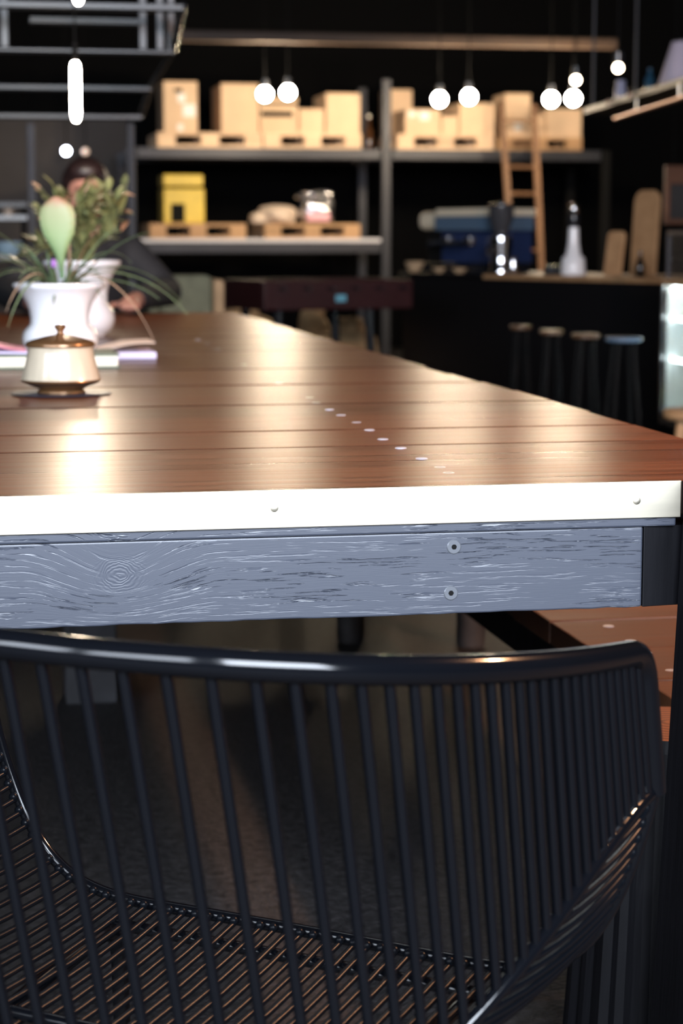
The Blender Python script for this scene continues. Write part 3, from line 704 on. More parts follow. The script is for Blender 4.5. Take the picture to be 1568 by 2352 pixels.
def remesh(o, v=.012):
    r_ = o.modifiers.new('remesh', 'REMESH'); r_.mode = 'VOXEL'; r_.voxel_size = v; r_.use_smooth_shade = True
    r_ = o.modifiers.new('smooth', 'SMOOTH'); r_.factor = .5; r_.iterations = 4; return o
st = MB()
cap(st, P(0, .02, .88), P(0, .06, .62), .145, .145); cap(st, P(-.075, .03, .915), P(.075, .03, .915), .103, .103); cap(st, P(0, .07, .6), P(0, .08, .535), .152, .152)
for s_ in (-1, 1):
    sh = P(s_*.17, .03, .93); el = P(s_*.29, -.06, ZT+.06); hq = atZ(handpx[s_][0], handpx[s_][1]+8, ZT+.03); hq.y = min(hq.y, TYB-.06); wr = Vector((hq.x+s_*.02, hq.y+.09, ZT+.05)); cap(st, sh, el, .066, .056); cap(st, el, lerp(el, wr, .85), .056, .042)
remesh(st.build('shirt', M['shirt'], person, smooth=True))
tr = MB()
for s_ in (-1, 1):
    hip = P(s_*.09, .08, .475); kn = P(s_*.13, -.36, .475); an = P(s_*.13, -.30, .12)
    cap(tr, hip, kn, .097, .072); cap(tr, kn, an, .07, .058)
remesh(tr.build('trousers', M['jeans'], person, smooth=True))
hr = MB(); hr.ell(headc+Vector((0, .022, .026)), (.089, .102, .108), 20, 14); hr.ell(headc+Vector((0, -.04, .075)), (.07, .06, .045), 16, 10)
for s_ in (-1, 1): hr.ell(headc+Vector((s_*.066, .02, -.02)), (.026, .05, .07))
remesh(hr.build('hair', M['hair'], person, smooth=True), .009)
for s_ in (-1, 1): MB().ell(headc+Vector((s_*.03, -.096, .012)), (.010, .005, .0055), 10, 6).build('eye', M['dark'], person, smooth=True)
stl = thing('round_stool', (PXc, PD+.08, 0), 'low black stool under the person at the far table end', 'stool')
MB().lathe([(.15, .325), (.16, .335), (.16, .36), (.15, .368), (0, .368)], (PXc, PD+.08, 0), n=28).build('seat', M['black_wood'], stl)
for k in range(4):
    a = math.pi/4+k*math.pi/2; MB().tube([(PXc+.1*math.cos(a), PD+.08+.1*math.sin(a), .325), (PXc+.15*math.cos(a), PD+.08+.15*math.sin(a), 0)], .014, 8).build('leg', M['black_wood'], stl)

# ------------------------------------------------------------------ pallet rack with boxes at the back
RY = 16.0
rack = thing('pallet_rack', (atY(820, 500, RY).x, RY+.4, 0), 'tall grey steel pallet rack against the black back wall', 'rack')
zu = atY(600, 340, RY).z; zl = atY(600, 548, RY).z; RD = .95
xl = atY(300, 400, RY).x; xm = atY(886, 400, RY).x; xr = atY(1390, 400, RY).x
for x in (xl, xm, xr):
    for y in (RY-.03, RY+RD):
        MB().box((x-.035, y, 0), (x+.035, y+.06, zu+.55 if x == xm else zu)).build('upright', M['dark'] if x == xr else M['grey_steel'], rack, bevel=.006)
for (a, b) in ((xl, xm), (xm, xr)):
    for y in (RY-.025, RY+RD):
        MB().box((a+.045, y, zu-.085), (b-.045, y+.05, zu)).build('beam', M['grey_steel'], rack, bevel=.006)
    nb_ = 8
    for k in range(nb_):
        y0 = RY+.03+k*(RD-.06)/nb_; MB().box((a+.046, y0, zu-.025), (b-.046, y0+(RD-.06)/nb_-.012, zu-.001)).build('deck_board', M['black_wood'], rack)
for y in (RY-.025, RY+RD): MB().box((xl+.045, y, zl-.115), (xm-.045, y+.05, zl-.03)).build('beam', M['grey_steel'], rack, bevel=.006)
M['white_deck'] = mat('white_deck', (.62, .62, .66), .35)
for k in range(8):
    y0 = RY-.03+k*(RD-.02)/8; MB().box((xl+.046, y0, zl-.029), (xm-.046, y0+(RD-.02)/8-.01, zl)).build('deck_board', M['white_deck'], rack)

def pallet(x0, x1, z, y0, label, m, blocks=3, h=.125, depth=.8):
    t = thing('pallet', ((x0+x1)/2, y0+depth/2, z), label, 'pallet', 'wooden pallets on the rack')
    bw = (x1-x0)*.17
    for k in range(3):
        bx = lerp(x0, x1-bw, k/2)
        for yy in (y0, y0+depth/2-.05, y0+depth-.1): MB().box((bx, yy, z+.022), (bx+bw, yy+.1, z+h-.022)).build('block', m, t)
    for yy in (y0, y0+depth/2-.05, y0+depth-.1): MB().box((x0, yy, z), (x1, yy+.1, z+.022)).build('bottom_board', m, t)
    for k in range(5): yy = y0+k*(depth-.12)/4; MB().box((x0, yy, z+h-.022), (x1, yy+.12, z+h)).build('top_board', m, t)
    return t
PX = lambda x, Y=RY: atY(x, 300, Y).x
hp = .118
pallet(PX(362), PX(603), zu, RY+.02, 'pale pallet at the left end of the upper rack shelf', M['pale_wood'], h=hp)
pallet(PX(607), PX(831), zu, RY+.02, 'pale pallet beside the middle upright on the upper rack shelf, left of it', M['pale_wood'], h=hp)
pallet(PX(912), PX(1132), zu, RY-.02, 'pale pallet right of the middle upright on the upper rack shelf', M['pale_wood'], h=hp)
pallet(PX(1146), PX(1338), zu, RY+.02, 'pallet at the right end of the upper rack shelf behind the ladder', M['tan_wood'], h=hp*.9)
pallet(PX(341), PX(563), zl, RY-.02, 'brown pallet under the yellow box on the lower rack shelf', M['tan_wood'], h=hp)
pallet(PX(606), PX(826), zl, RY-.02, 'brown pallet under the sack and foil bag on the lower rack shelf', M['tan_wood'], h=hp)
zp = zu+hp+.001
def carton(x0, x1, ytop, label, depth=.5, y0=RY+.06, z=None, lab=None, slot=None, m='card'):
    z = zp if z is None else z; X0, X1 = PX(x0, y0), PX(x1, y0); zt_ = atY((x0+x1)/2, ytop, y0).z
    t = thing('cardboard_box', ((X0+X1)/2, y0+depth/2, z), label, 'box', 'cardboard boxes on the rack')
    MB().box((X0, y0, z), (X1, y0+depth, zt_-.004)).build('carton', M[m], t, bevel=.006)
    mid = y0+depth/2
    for a, b in ((y0, mid-.002), (mid+.002, y0+depth)): MB().box((X0, a, zt_-.0035), (X1, b, zt_)).build('flap', M[m], t)
    for (lx0, ly0, lx1, ly1) in (lab or []):
        a = atY(lx0, ly1, y0); b = atY(lx1, ly0, y0); MB().box((a.x, y0-.003, a.z), (b.x, y0-.0004, b.z)).build('label_sticker', M['paper_white'], t)
    for (lx0, ly0, lx1, ly1) in (slot or []):
        a = atY(lx0, ly1, y0); b = atY(lx1, ly0, y0); MB().box((a.x, y0-.004, a.z), (b.x, y0-.0004, b.z)).build('handle_slot', M['dark'], t, bevel=.001)
    return t
carton(376, 454, 187, 'tall cardboard box with white stickers at the left end of the rack', lab=[(408,215,425,235),(420,240,448,268),(408,285,420,300)], slot=[(400,203,418,212)])
carton(508, 594, 192, 'large plain tall cardboard box left of the first globe lamp', depth=.6)
carton(597, 684, 224, 'cardboard box with a long dark hand slot below the first lamp pair', slot=[(600,256,672,268),(600,236,684,241)])
carton(688, 744, 250, 'low cardboard box between the slotted box and a tall box')
carton(749, 827, 214, 'tall cardboard box left of the middle rack upright', depth=.6)
carton(931, 1011, 251, 'cardboard box with a white sticker right of the middle rack upright', lab=[(938,256,955,268),(963,256,986,276)], y0=RY+.02)
carton(1014, 1051, 266, 'small narrow cardboard box between two larger ones under the second lamp pair', y0=RY+.02)
carton(1055, 1135, 237, 'square cardboard box left of the ladder', depth=.6, y0=RY+.02)
z2 = atY(920, 247, RY+.55).z
carton(890, 946, 206, 'cardboard carton far back right beside the middle rack upright', depth=.32, y0=RY+.56, z=zp)
zj = zu+hp*.9+.001
cj = carton(1159, 1221, 266, 'cardboard box with a round white sticker behind the ladder', lab=[(1180,284,1198,300)], z=zj)
carton(1160, 1218, 215, 'small cardboard box on top of the one behind the ladder', depth=.4, z=atY(1190, 266, RY+.06).z+.002)
carton(1226, 1250, 264, 'slim cardboard box behind the right ladder rail', z=zj)
carton(1255, 1335, 250, 'cardboard box at the right end of the rack under the third lamp pair', z=zj, depth=.6)

# yellow case on the lower shelf
zpl = zl+hp+.001; yb = RY+.06
a = atY(376, 519, yb); b = atY(469, 401, yb)
M['yellow'] = mat('yellow_plastic', (.70, .50, .06), .4, var=.15, vscale=4)
yc = thing('yellow_case', ((a.x+b.x)/2, yb+.2, zpl), 'bright yellow case with a dark opening on the lower rack shelf', 'case')
zb1 = atY(420, 428, yb).z; zb0 = atY(420, 433, yb).z
MB().box((a.x, yb, zpl), (b.x, yb+.4, zb0)).build('body', M['yellow'], yc, bevel=.012)
MB().box((a.x+.01, yb+.01, zb0+.001), (b.x-.01, yb+.39, zb1-.001)).build('seam', M['dark'], yc)
MB().box((a.x, yb, zb1), (b.x-.01, yb+.4, b.z)).build('lid', M['yellow'], yc, bevel=.012)
o1 = atY(393, 519, yb); o2 = atY(424, 468, yb)
MB().box((o1.x, yb-.006, zpl+.01), (o2.x, yb-.0005, o2.z)).build('opening', M['dark'], yc, bevel=.002)
# sack and foil bag
def blob(name, mt, c, r, seed, parent=None, amp=.08, flat=None, n=28, m=18):
    rr = random.Random(seed); ph = [rr.uniform(0, 6.28) for _ in range(6)]; mb = MB().ell((0, 0, 0), (1, 1, 1), n, m)
    out = []
    for v in mb.v:
        k = 1+amp*(math.sin(4*v.x+ph[0])*math.cos(3*v.y+ph[1])+.6*math.sin(6*v.z+5*v.x+ph[2])+.4*math.sin(9*v.y+ph[3]))
        e = Vector((math.copysign(abs(v.x)**.8, v.x), math.copysign(abs(v.y)**.8, v.y), math.copysign(abs(v.z)**.75, v.z)))*k
        z = e.z*r[2]
        if z < -r[2]*.8: z = -r[2]*.8
        out.append(Vector((c[0]+e.x*r[0], c[1]+e.y*r[1], c[2]+r[2]*.8+z)))
    mb.v = out; return mb.build(name, mt, parent, smooth=True)
M['linen'] = mat('linen', (.68, .55, .44), .9, var=.1, vscale=12, bump=.2, bscale=200)
M['burlap'] = mat('burlap', (.5, .33, .17), .95, var=.2, vscale=14, bump=.4, bscale=160)
c = atY(634, 510, RY+.2)
sk_ = thing('linen_sack', (c.x, c.y, zpl), 'pale linen sack slumped on the lower rack shelf beside a foil bag', 'sack')
blob('body', M['linen'], (c.x+.01, RY+.25, zpl), (.145, .2, .085), 3, sk_)
blob('neck', M['linen'], (c.x-.14, RY+.2, zpl), (.08, .09, .05), 4, sk_)
M['foil'] = mat('foil', (.8, .78, .82), .18, metal=.9, bump=.8, bscale=18)
M['pink_pack'] = mat('pink_pack', (.85, .45, .50), .35)
c = atY(728, 510, RY+.2)
fb = thing('foil_bag', (c.x, RY+.22, zpl), 'crinkled clear and silver bag with a pink pack inside on the lower rack shelf', 'bag')
blob('bag', M['foil'], (c.x, RY+.25, zpl), (.145, .12, .135), 8, fb, amp=.12)
blob('neck', M['foil'], (c.x, RY+.25, zpl+.19), (.13, .05, .04), 9, fb, amp=.2)
MB().box((c.x-.10, RY+.10, zpl+.02), (c.x+.09, RY+.13, zpl+.09)).build('pink_pack', M['pink_pack'], fb, bevel=.01)

# bottles silhouetted beside the boxes
c = atY(847, 320, RY+.3)
bt = thing('slim_bottle', (c.x, RY+.3, zu), 'slim amber bottle standing left of the middle rack upright', 'bottle')
MB().lathe([(.03, 0), (.032, .01), (.032, .15), (.012, .2), (.012, .26), (.0, .26)], (c.x, RY+.3, zu+.0005), n=20).build('glass', mat('amber', (.08, .03, .01), .1, spec=.7), bt, smooth=True)
MB().lathe([(.0135, .262), (.0135, .285), (.0, .286)], (c.x, RY+.3, zu), n=16).build('cap', M['brass'], bt, smooth=True)

# ------------------------------------------------------------------ ladder
LY = RY-.35
M['lad_wood'] = wood_mat('ladder_wood', (.12, .06, .03), (.20, .105, .055), .6, grain=(14, 14, 2), bump=.1)
lad = thing('wooden_ladder', (atY(1200, 600, LY-.3).x, LY-.3, 0), 'narrow wooden ladder leaning on the rack in front of the boxes', 'ladder')
ztop = atY(1190, 232, LY).z
def lad_pt(xt, z): # leaning: foot further forward
    y = LY-.55*(1-z/ztop); return y
rails = []
for (xa, ya, xb, yb_) in ((1150, 232, 1168, 480), (1226, 240, 1243, 620)):
    A = atY(xa, ya, LY); z_b = 0.0; B_ = atY(xb, yb_, LY-.25); d = (B_-A); k = (0-A.z)/d.z; F_ = A+d*k; rails.append((A, F_))
    s_ = .022
    MB().hexa([F_+Vector((-s_, -.02, 0)), F_+Vector((s_, -.02, 0)), F_+Vector((s_, .02, 0)), F_+Vector((-s_, .02, 0)), A+Vector((-s_, -.02, 0)), A+Vector((s_, -.02, 0)), A+Vector((s_, .02, 0)), A+Vector((-s_, .02, 0))]).build('rail', M['lad_wood'], lad, bevel=.004)
def rail_at(r_, z): A, F_ = r_; return lerp(F_, A, z/A.z)
for yy in (275, 330, 383, 445, 506, 575, 640):
    z = atY(1200, yy, LY-.2).z
    if z > .05: MB().tube([rail_at(rails[0], z), rail_at(rails[1], z)], .014, 8).build('rung', M['lad_wood'], lad, smooth=True)

# ------------------------------------------------------------------ globe lamps
GLOW = mat('warm_globe', (1, .9, .75), .3, emit=(1.0, .80, .56), estr=430)
bm_y = 14.4
zbeam = atY(800, 100, bm_y).z
xa, xb = atY(380, 85, bm_y).x, atY(1420, 85, bm_y).x
beam = MB().box((xa, bm_y, zbeam), (xb, bm_y+.12, zbeam+.075)).build('ceiling_beam', mat('brown_beam', (.045, .026, .016), .6, var=.3, vscale=3), None, bevel=.01)
tag(beam, 'brown horizontal beam carrying the globe lamps below the black ceiling', 'beam')
GLOW2 = mat('warm_mini_globe', (1, .9, .75), .3, emit=(1.0, .80, .56), estr=30)
def globe(x, y, D, r_, label, group='globe lamps'):
    q = atD(x, y, D); t = thing('globe_lamp', q, label, 'lamp', group)
    MB().ell(q, r_, 24, 16).build('globe', GLOW if r_ > .03 else GLOW2, t, smooth=True)
    MB().lathe([(.022, r_*.92), (.024, r_*.95), (.024, r_+.05), (.010, r_+.06)], q, n=16).build('socket', M['black_steel'], t, smooth=True)
    MB().tube([q+Vector((0, 0, r_+.055)), Vector((q.x, q.y, ZC))], .004, 6).build('cord', M['dark'], t)
gl = [(608,216,'left globe of the first lamp pair, in front of the slotted box'),(661,212,'right globe of the first lamp pair, in front of the slotted box'),
      (1009,228,'left globe of the middle lamp pair, right of the rack upright'),(1077,222,'right globe of the middle lamp pair, above the square box'),
      (1265,228,'left globe of the lamp pair near the ladder top'),(1316,226,'right globe of the lamp pair near the ladder top')]
for (x, y, lb) in gl: globe(x, y, 14.75, .050, 'glowing '+lb)
globe(1322, 184, 12.2, .026, 'small glowing globe above the lamp pair by the hanging shelf')
globe(1419, 156, 9.6, .021, 'small glowing globe over the hanging shelf at upper right')

# ------------------------------------------------------------------ warm aisle pendant to the right of the bench, above the frame
aq = Vector((2.3, 2.3, 2.2))
ai = thing('cone_pendant', aq, 'black cone pendant with a warm bulb over the aisle right of the bench', 'lamp')
MB().lathe([(.17, -.02), (.173, -.018), (.05, .17), (.03, .18), (.028, .175), (.045, .165), (.166, -.016)], aq, n=36).build('shade', M['black_steel'], ai, smooth=True)
MB().ell(aq, .045, 20, 14).build('bulb', mat('amber_bulb', (1, .8, .6), .3, emit=(1.0, .50, .24), estr=40), ai, smooth=True)
MB().tube([aq+Vector((0, 0, .04)), aq+Vector((0, 0, .165))], .018, 12).build('socket', M['brass'], ai, smooth=True)
MB().tube([aq+Vector((0, 0, .178)), Vector((aq.x, aq.y, ZC))], .004, 6).build('cord', M['dark'], ai)
pl_ = bpy.data.lights.new('aisle_bulb', 'POINT'); pl_.energy = 270; pl_.color = (1.0, .50, .26); pl_.shadow_soft_size = .05
plo = bpy.data.objects.new('aisle_bulb', pl_); COL.objects.link(plo); plo.location = aq-Vector((0, 0, .11))

# ------------------------------------------------------------------ tubular pendants and hanging steel frame, upper left
TUBE = mat('warm_tube', (1, .9, .75), .3, emit=(1.0, .82, .60), estr=270)
def tubelamp(x, y0, y1, D, label, wpx=21):
    a, b = atD(x, y1, D), atD(x, y0, D); r_ = wpx/2/FPX*D
    t = thing('tube_pendant', a, label, 'lamp', 'tubular pendant lamps'); h = b.z-a.z
    prof = [(0, 0), (r_*.5, .003), (r_*.85, .012), (r_, .03), (r_, h-.03), (r_*.85, h-.01), (r_*.4, h)]
    MB().lathe(prof, a, n=24).build('bulb', TUBE, t, smooth=True)
    MB().lathe([(r_*.55, h-.002), (r_*.6, h+.05), (.006, h+.06)], a, n=16).build('socket', M['dark'], t, smooth=True)
    MB().tube([a+Vector((0, 0, h+.05)), Vector((a.x, a.y, ZC))], .003, 6).build('cord', M['dark'], t)
tubelamp(175, 140, 281, 6.6, 'glowing vertical tube pendant hanging above the plants')
tubelamp(180, -160, 12, 5.7, 'glowing tube pendant cut by the top edge of the picture', 24)
HF = [(325, 270, 9.2), (346, 205, 8.68), (398, 122, 7.72), (420, 20, 7.42)]
fr_ = thing('hanging_steel_frame', atD(200, 200, 8.4), 'black steel frame of crossbars hanging from the ceiling at upper left', 'frame')
M['blue_steel'] = mat('blue_steel', (.008, .010, .014), .3, spec=.35)
ends = []
for i, (x, y, D) in enumerate(HF):
    e = atD(x, y, D); ends.append(e); hh = (.022, .022, .014, .024)[i]
    MB().box((e.x-1.9, e.y-.04, e.z-hh/2), (e.x, e.y+.04, e.z+hh/2)).build('crossbar', M['blue_steel'], fr_, bevel=.004)
for dx in (0, -1.7):
    pts = [e+Vector((dx, .02, .012)) for e in ends]
    MB().tube(pts, .016, 8).build('side_rail', M['black_steel'], fr_, smooth=True)
for x in (394, 368, 328, 10):
    e = atD(x, 120, 7.70); MB().box((e.x-.014, ends[2].y-.012, ends[2].z+.01), (e.x+.014, ends[2].y+.012, ZC)).build('hanger', M['blue_steel'], fr_, bevel=.003)
e = atD(200, 55, 7.75); MB().box((e.x-.22, ends[2].y-.03, e.z-.012), (ends[2].x-.12, ends[2].y+.03, e.z+.012)).build('crossbar', M['blue_steel'], fr_, bevel=.003)

# steel posts on the left
for (x, D, lb) in ((72, 12.0, 'slim grey steel post left of the plants'), (301, 13.4, 'slim grey steel post beside the left rack upright')):
    q = atD(x, 400, D); t = thing('steel_post', (q.x, q.y, 0), lb, 'post', 'grey steel posts')
    MB().box((q.x-.022, q.y-.022, .008), (q.x+.022, q.y+.022, atD(x, 283, D).z)).build('shaft', M['grey_steel'], t, bevel=.003)
    MB().box((q.x-.07, q.y-.07, 0), (q.x+.07, q.y+.07, .008)).build('base_plate', M['grey_steel'], t)
# small wall lamp glow behind the person
q = atY(152, 347, YB-.5)
wl = thing('globe_lamp', (q.x, q.y, q.z), 'small cool white globe glowing in front of the grey wall at left', 'lamp')
MB().ell(q, .032, 20, 14).build('globe', mat('cool_globe', (1, 1, 1), .3, emit=(.80, .85, 1.0), estr=30), wl, smooth=True)
MB().tube([q+Vector((0, 0, .05)), Vector((q.x, q.y, ZC))], .005, 6).build('cord', M['dark'], wl)
q = atY(196, 348, YB-.45)
wl = thing('globe_lamp', (q.x, q.y, q.z), 'faint warm globe right of the cool white one at left', 'lamp')
MB().ell(q, .03, 20, 14).build('globe', mat('faint_globe', (1, .8, .7), .3, emit=(1, .70, .5), estr=.7), wl, smooth=True)
MB().tube([q+Vector((0, 0, .035)), Vector((q.x, q.y, ZC))], .004, 6).build('cord', M['dark'], wl)
# dark side shelf at far left with cups
q0 = atD(-60, 470, 11); q1 = atD(66, 470, 11)
ss = thing('side_shelf', (q1.x-.3, q1.y, 0), 'dark shelving with a pale blue edge behind the plants at far left', 'shelf')
for k, (yy, mt) in enumerate(((470, 'blue_steel'), (500, 'black_steel'), (590, 'black_steel'))):
    z = atD(30, yy, 11).z; MB().box((q1.x-.9, q1.y, z-.012), (q1.x-.01, q1.y+.35, z+.012)).build('shelf_board', M[mt], ss)
for x in (q1.x-.9, q1.x-.04):
    MB().box((x, q1.y+.1, 0), (x+.03, q1.y+.13, atD(30, 471, 11).z-.012)).build('upright', M['dark'], ss)
zc = atD(30, 500, 11).z+.0125
for (x, lb, m_) in ((20, 'small cream cup on the dark side shelf at far left', 'linen'),):
    qq = atD(x, 490, 11); t = MB().lathe([(.018, 0), (.024, .01), (.03, .045), (.031, .05), (.027, .05), (.022, .012), (0, .01)], (qq.x, qq.y+.1, zc), n=18).build('cup', M[m_], None, smooth=True)
    tag(t, lb, 'cup')
for (x, y, lb, w_, h_) in ((24, 590, 'pale blue plastic tub on the low side shelf at far left', .16, .06), (-52, 590, 'dark grey plastic tub on the low side shelf at far left', .14, .07)):
    z = atD(30, 590, 11).z+.0125; qq = atD(x, y, 11)
    t = MB().lathe([(.06, 0), (.066, .006), (.075, h_), (.08, h_), (.08, h_+.008), (.07, h_+.008), (.06, .01), (0, .01)], (qq.x, qq.y+.12, z), n=24).build('tub', mat('tub', (.35, .5, .6) if x > 0 else (.05, .05, .055), .4), None, smooth=True); tag(t, lb, 'tub')

# ------------------------------------------------------------------ far seating: green armchair, foosball table, sacks
GD = 8.6
a = atD(366, 632, GD); b = atD(492, 632, GD)
M['green_cloth'] = mat('green_cloth', (.15, .16, .11), .9, var=.15, vscale=20)
M['tan_cloth'] = mat('tan_cloth', (.42, .29, .17), .85, var=.2, vscale=10)
ga = thing('armchair', ((a.x+b.x)/2, a.y+.3, 0), 'greyish green upholstered armchair with a tan side beyond the table', 'armchair')
MB().box((a.x, a.y, .12), (b.x, a.y+.14, a.z)).build('backrest', M['green_cloth'], ga, bevel=.03, seg=3)
MB().box((a.x+.02, a.y+.141, .12), (b.x-.02, a.y+.62, .42)).build('seat', M['green_cloth'], ga, bevel=.03, seg=3)
MB().box((b.x+.002, a.y-.0, .12), (b.x+.05, a.y+.62, a.z-.02)).build('arm', M['tan_cloth'], ga, bevel=.015)
MB().box((a.x-.05, a.y-.0, .12), (a.x-.002, a.y+.62, a.z-.02)).build('arm', M['green_cloth'], ga, bevel=.015)
for x in (a.x+.02, b.x-.02):
    for y in (a.y+.04, a.y+.58): MB().lathe([(.012, 0), (.02, .119)], (x, y, 0), n=12).build('leg', M['black_wood'], ga)
FD = 9.9
A = atD(606, 645, FD); B_ = atD(948, 645, FD+.35); zf1 = A.z; zf0 = atD(700, 714, FD).z
d = (B_-A); d.z = 0; dn = d.normalized(); pn = Vector((-dn.y, dn.x, 0))
M['maroon'] = mat('maroon_lacquer', (.026, .006, .007), .5, spec=.25, var=.2, vscale=4)
fo = thing('foosball_table', (A.x+d.x/2, A.y+.3, 0), 'dark maroon foosball table with black legs beyond the planks', 'game table')
def obox(o, l0, l1, w0, w1, z0, z1):
    vs = [o+dn*l0+pn*w0, o+dn*l1+pn*w0, o+dn*l1+pn*w1, o+dn*l0+pn*w1]
    return MB().hexa([Vector((v.x, v.y, z0)) for v in vs]+[Vector((v.x, v.y, z1)) for v in vs])
Ld = d.length
obox(A, 0, Ld, 0, .03, zf0, zf1).build('side_panel', M['maroon'], fo, bevel=.006)
obox(A, 0, Ld, .52, .55, zf0, zf1).build('side_panel', M['maroon'], fo, bevel=.006)
obox(A, 0, .03, .031, .519, zf0, zf1).build('end_panel', M['maroon'], fo); obox(A, Ld-.03, Ld, .031, .519, zf0, zf1).build('end_panel', M['maroon'], fo)
obox(A, .031, Ld-.031, .031, .519, zf0+.01, zf0+.025).build('playing_field', mat('felt', (.02, .06, .03), .8), fo)
q = atD(784, 685, FD+.17); oo = A+dn*((q-A).dot(dn)); 
obox(Vector((oo.x, oo.y, 0)), -.028, .028, -.003, -.0002, q.z-.017, q.z+.017).build('badge', mat('blue_badge', (.12, .35, .45), .4), fo)
for k in range(6):
    l_ = .08+k*(Ld-.16)/5; s0 = A+dn*l_; MB().tube([Vector((s0.x, s0.y, zf1-.04))+pn*-.08, Vector((s0.x, s0.y, zf1-.04))+pn*.62], .006, 8).build('rod', M['black_steel'], fo)
for l_ in (.10, Ld-.22):
    for w_ in (.06, .48):
        f0 = A+dn*l_+pn*w_; f1 = f0+dn*(.03 if l_ > .3 else -.02)
        MB().tube([Vector((f0.x, f0.y, zf0)), Vector((f1.x, f1.y, 0))], [.026, .02], 10).build('leg', M['black_steel'], fo)
def sack(x, y, D, r, label, seed):
    q = atD(x, y, D); t = thing('burlap_sack', (q.x, q.y, 0), label, 'sack', 'burlap sacks beyond the table')
    blob('body', M['burlap'], (q.x, q.y, 0), r, seed, t); h = r[2]*1.75
    blob('neck', M['burlap'], (q.x+.02, q.y, h-.03), (r[0]*.35, r[1]*.35, .06), seed+1, t, amp=.15)
sack(560, 690, 12.4, (.22, .2, .30), 'upright burlap sack left of the foosball table', 21)
sack(795, 740, 11.6, (.20, .2, .26), 'burlap sack slumped under the right half of the foosball table', 23)
sack(720, 740, 12.2, (.12, .16, .30), 'slim burlap sack behind the foosball table legs', 25)

# ------------------------------------------------------------------ bar counter, angled, on the right
ZK = .79
K1, K2 = atZ(1108, 630, ZK), atZ(1512, 640, ZK); kd = (K2-K1); kn = kd.normalized(); kp = Vector((-kn.y, kn.x, 0)); KL = kd.length
def kbox(l0, l1, w0, w1, z0, z1):
    vs = [K1+kn*l0+kp*w0, K1+kn*l1+kp*w0, K1+kn*l1+kp*w1, K1+kn*l0+kp*w1]
    return MB().hexa([Vector((v.x, v.y, z0)) for v in vs]+[Vector((v.x, v.y, z1)) for v in vs])
bar = thing('bar_counter', (K1+kd*.5+kp*.3)*1.0, 'black bar counter with a thin light wooden top on the right', 'counter'); bar.location.z = 0
kbox(-.75, KL, 0.03, .75, 0, ZK-.026).build('body', mat('black_laminate', (.004, .004, .005), .5, spec=.3), bar)
kbox(0, KL, 0, .78, ZK-.024, ZK).build('worktop', M['tan_wood'], bar, bevel=.003)
kbox(-.76, -.002, 0.0, .78, ZK-.024, ZK).build('worktop', M['black_wood'], bar, bevel=.003)
def on_bar(x, D): q = atD(x, 620, D); return Vector((q.x, q.y, ZK+.0005))
def bd(x, w):  # a point above the counter, w metres behind its front edge, in the direction of pixel column x
    r_ = ray(x, 600); r2_ = Vector((r_.x, r_.y, 0)); o = K1+kp*w
    det = r2_.x*(-kn.y)-r2_.y*(-kn.x); t = (o.x*(-kn.y)-o.y*(-kn.x))/det
    return Vector((r2_.x*t, r2_.y*t, ZK+.0005))
def hgt(x, y, q): # world z seen at pixel row y at the distance of q
    D = q.x*SY+q.y*CYW; return atD(x, y, D).z
# espresso machine
M['cream'] = mat('cream_enamel', (.82, .72, .54), .3, coat=.4)
M['navy'] = mat('navy_enamel', (.020, .035, .10), .3, coat=.5)
M['slate'] = mat('slate_panel', (.10, .16, .24), .25, coat=.5)
m0, m1 = bd(1012, .30), bd(1124, .30)
em = thing('espresso_machine', ((m0+m1)/2), 'navy blue espresso machine with a cream top on the counter', 'coffee machine')
def qbox(p0, p1, w0, w1, z0, z1):
    dd = (p1-p0); dd.z = 0; dn_ = dd.normalized(); pp = Vector((-dn_.y, dn_.x, 0))
    vs = [p0+pp*w0, p1+pp*w0, p1+pp*w1, p0+pp*w1]
    return MB().hexa([Vector((v.x, v.y, z0)) for v in vs]+[Vector((v.x, v.y, z1)) for v in vs])
zt1, zt2, zt3 = hgt(1070, 480, m0), hgt(1070, 497, m0), hgt(1070, 530, m0)
qbox(m0, m1, 0, .32, ZK+.05, zt3-.001).build('body', M['navy'], em, bevel=.012)
qbox(m0, m1, -.05, .33, zt3, zt2-.001).build('front_panel', M['slate'], em, bevel=.008)
qbox(m0, m1, -.04, .34, zt2, zt1).build('cup_tray', M['cream'], em, bevel=.006)
e0 = bd(956, .30)
qbox(e0, m0-(m1-m0).normalized()*.002, .0, .30, zt3+.005, hgt(985, 486, m0)).build('side_cowl', M['cream'], em, bevel=.04, seg=4)
qbox(e0+(m0-e0)*.35, m0-(m1-m0).normalized()*.002, .02, .30, ZK+.05, zt3).build('side_body', M['dark'], em, bevel=.01)
qbox(e0+(m0-e0)*.3, m1, -.12, .3, ZK+.0005, ZK+.045).build('drip_tray', M['black_steel'], em, bevel=.005)
for f_ in (.3, .75):
    s0 = lerp(m0, m1, f_); dd = (m1-m0).normalized(); pp = Vector((-dd.y, dd.x, 0)); zz = zt3-.03
    MB().lathe([(.03, 0), (.034, .02), (.034, .045), (.02, .05)], (s0.x-pp.x*.05, s0.y-pp.y*.05, zz-.05), n=20).build('group_head', M['chrome'], em, smooth=True)
    MB().tube([s0-pp*.08+Vector((0, 0, zz-ZK-.035)), s0-pp*.2+Vector((0, 0, zz-ZK-.045))], [.012, .016], 10).build('portafilter', M['black_steel'], em, smooth=True)
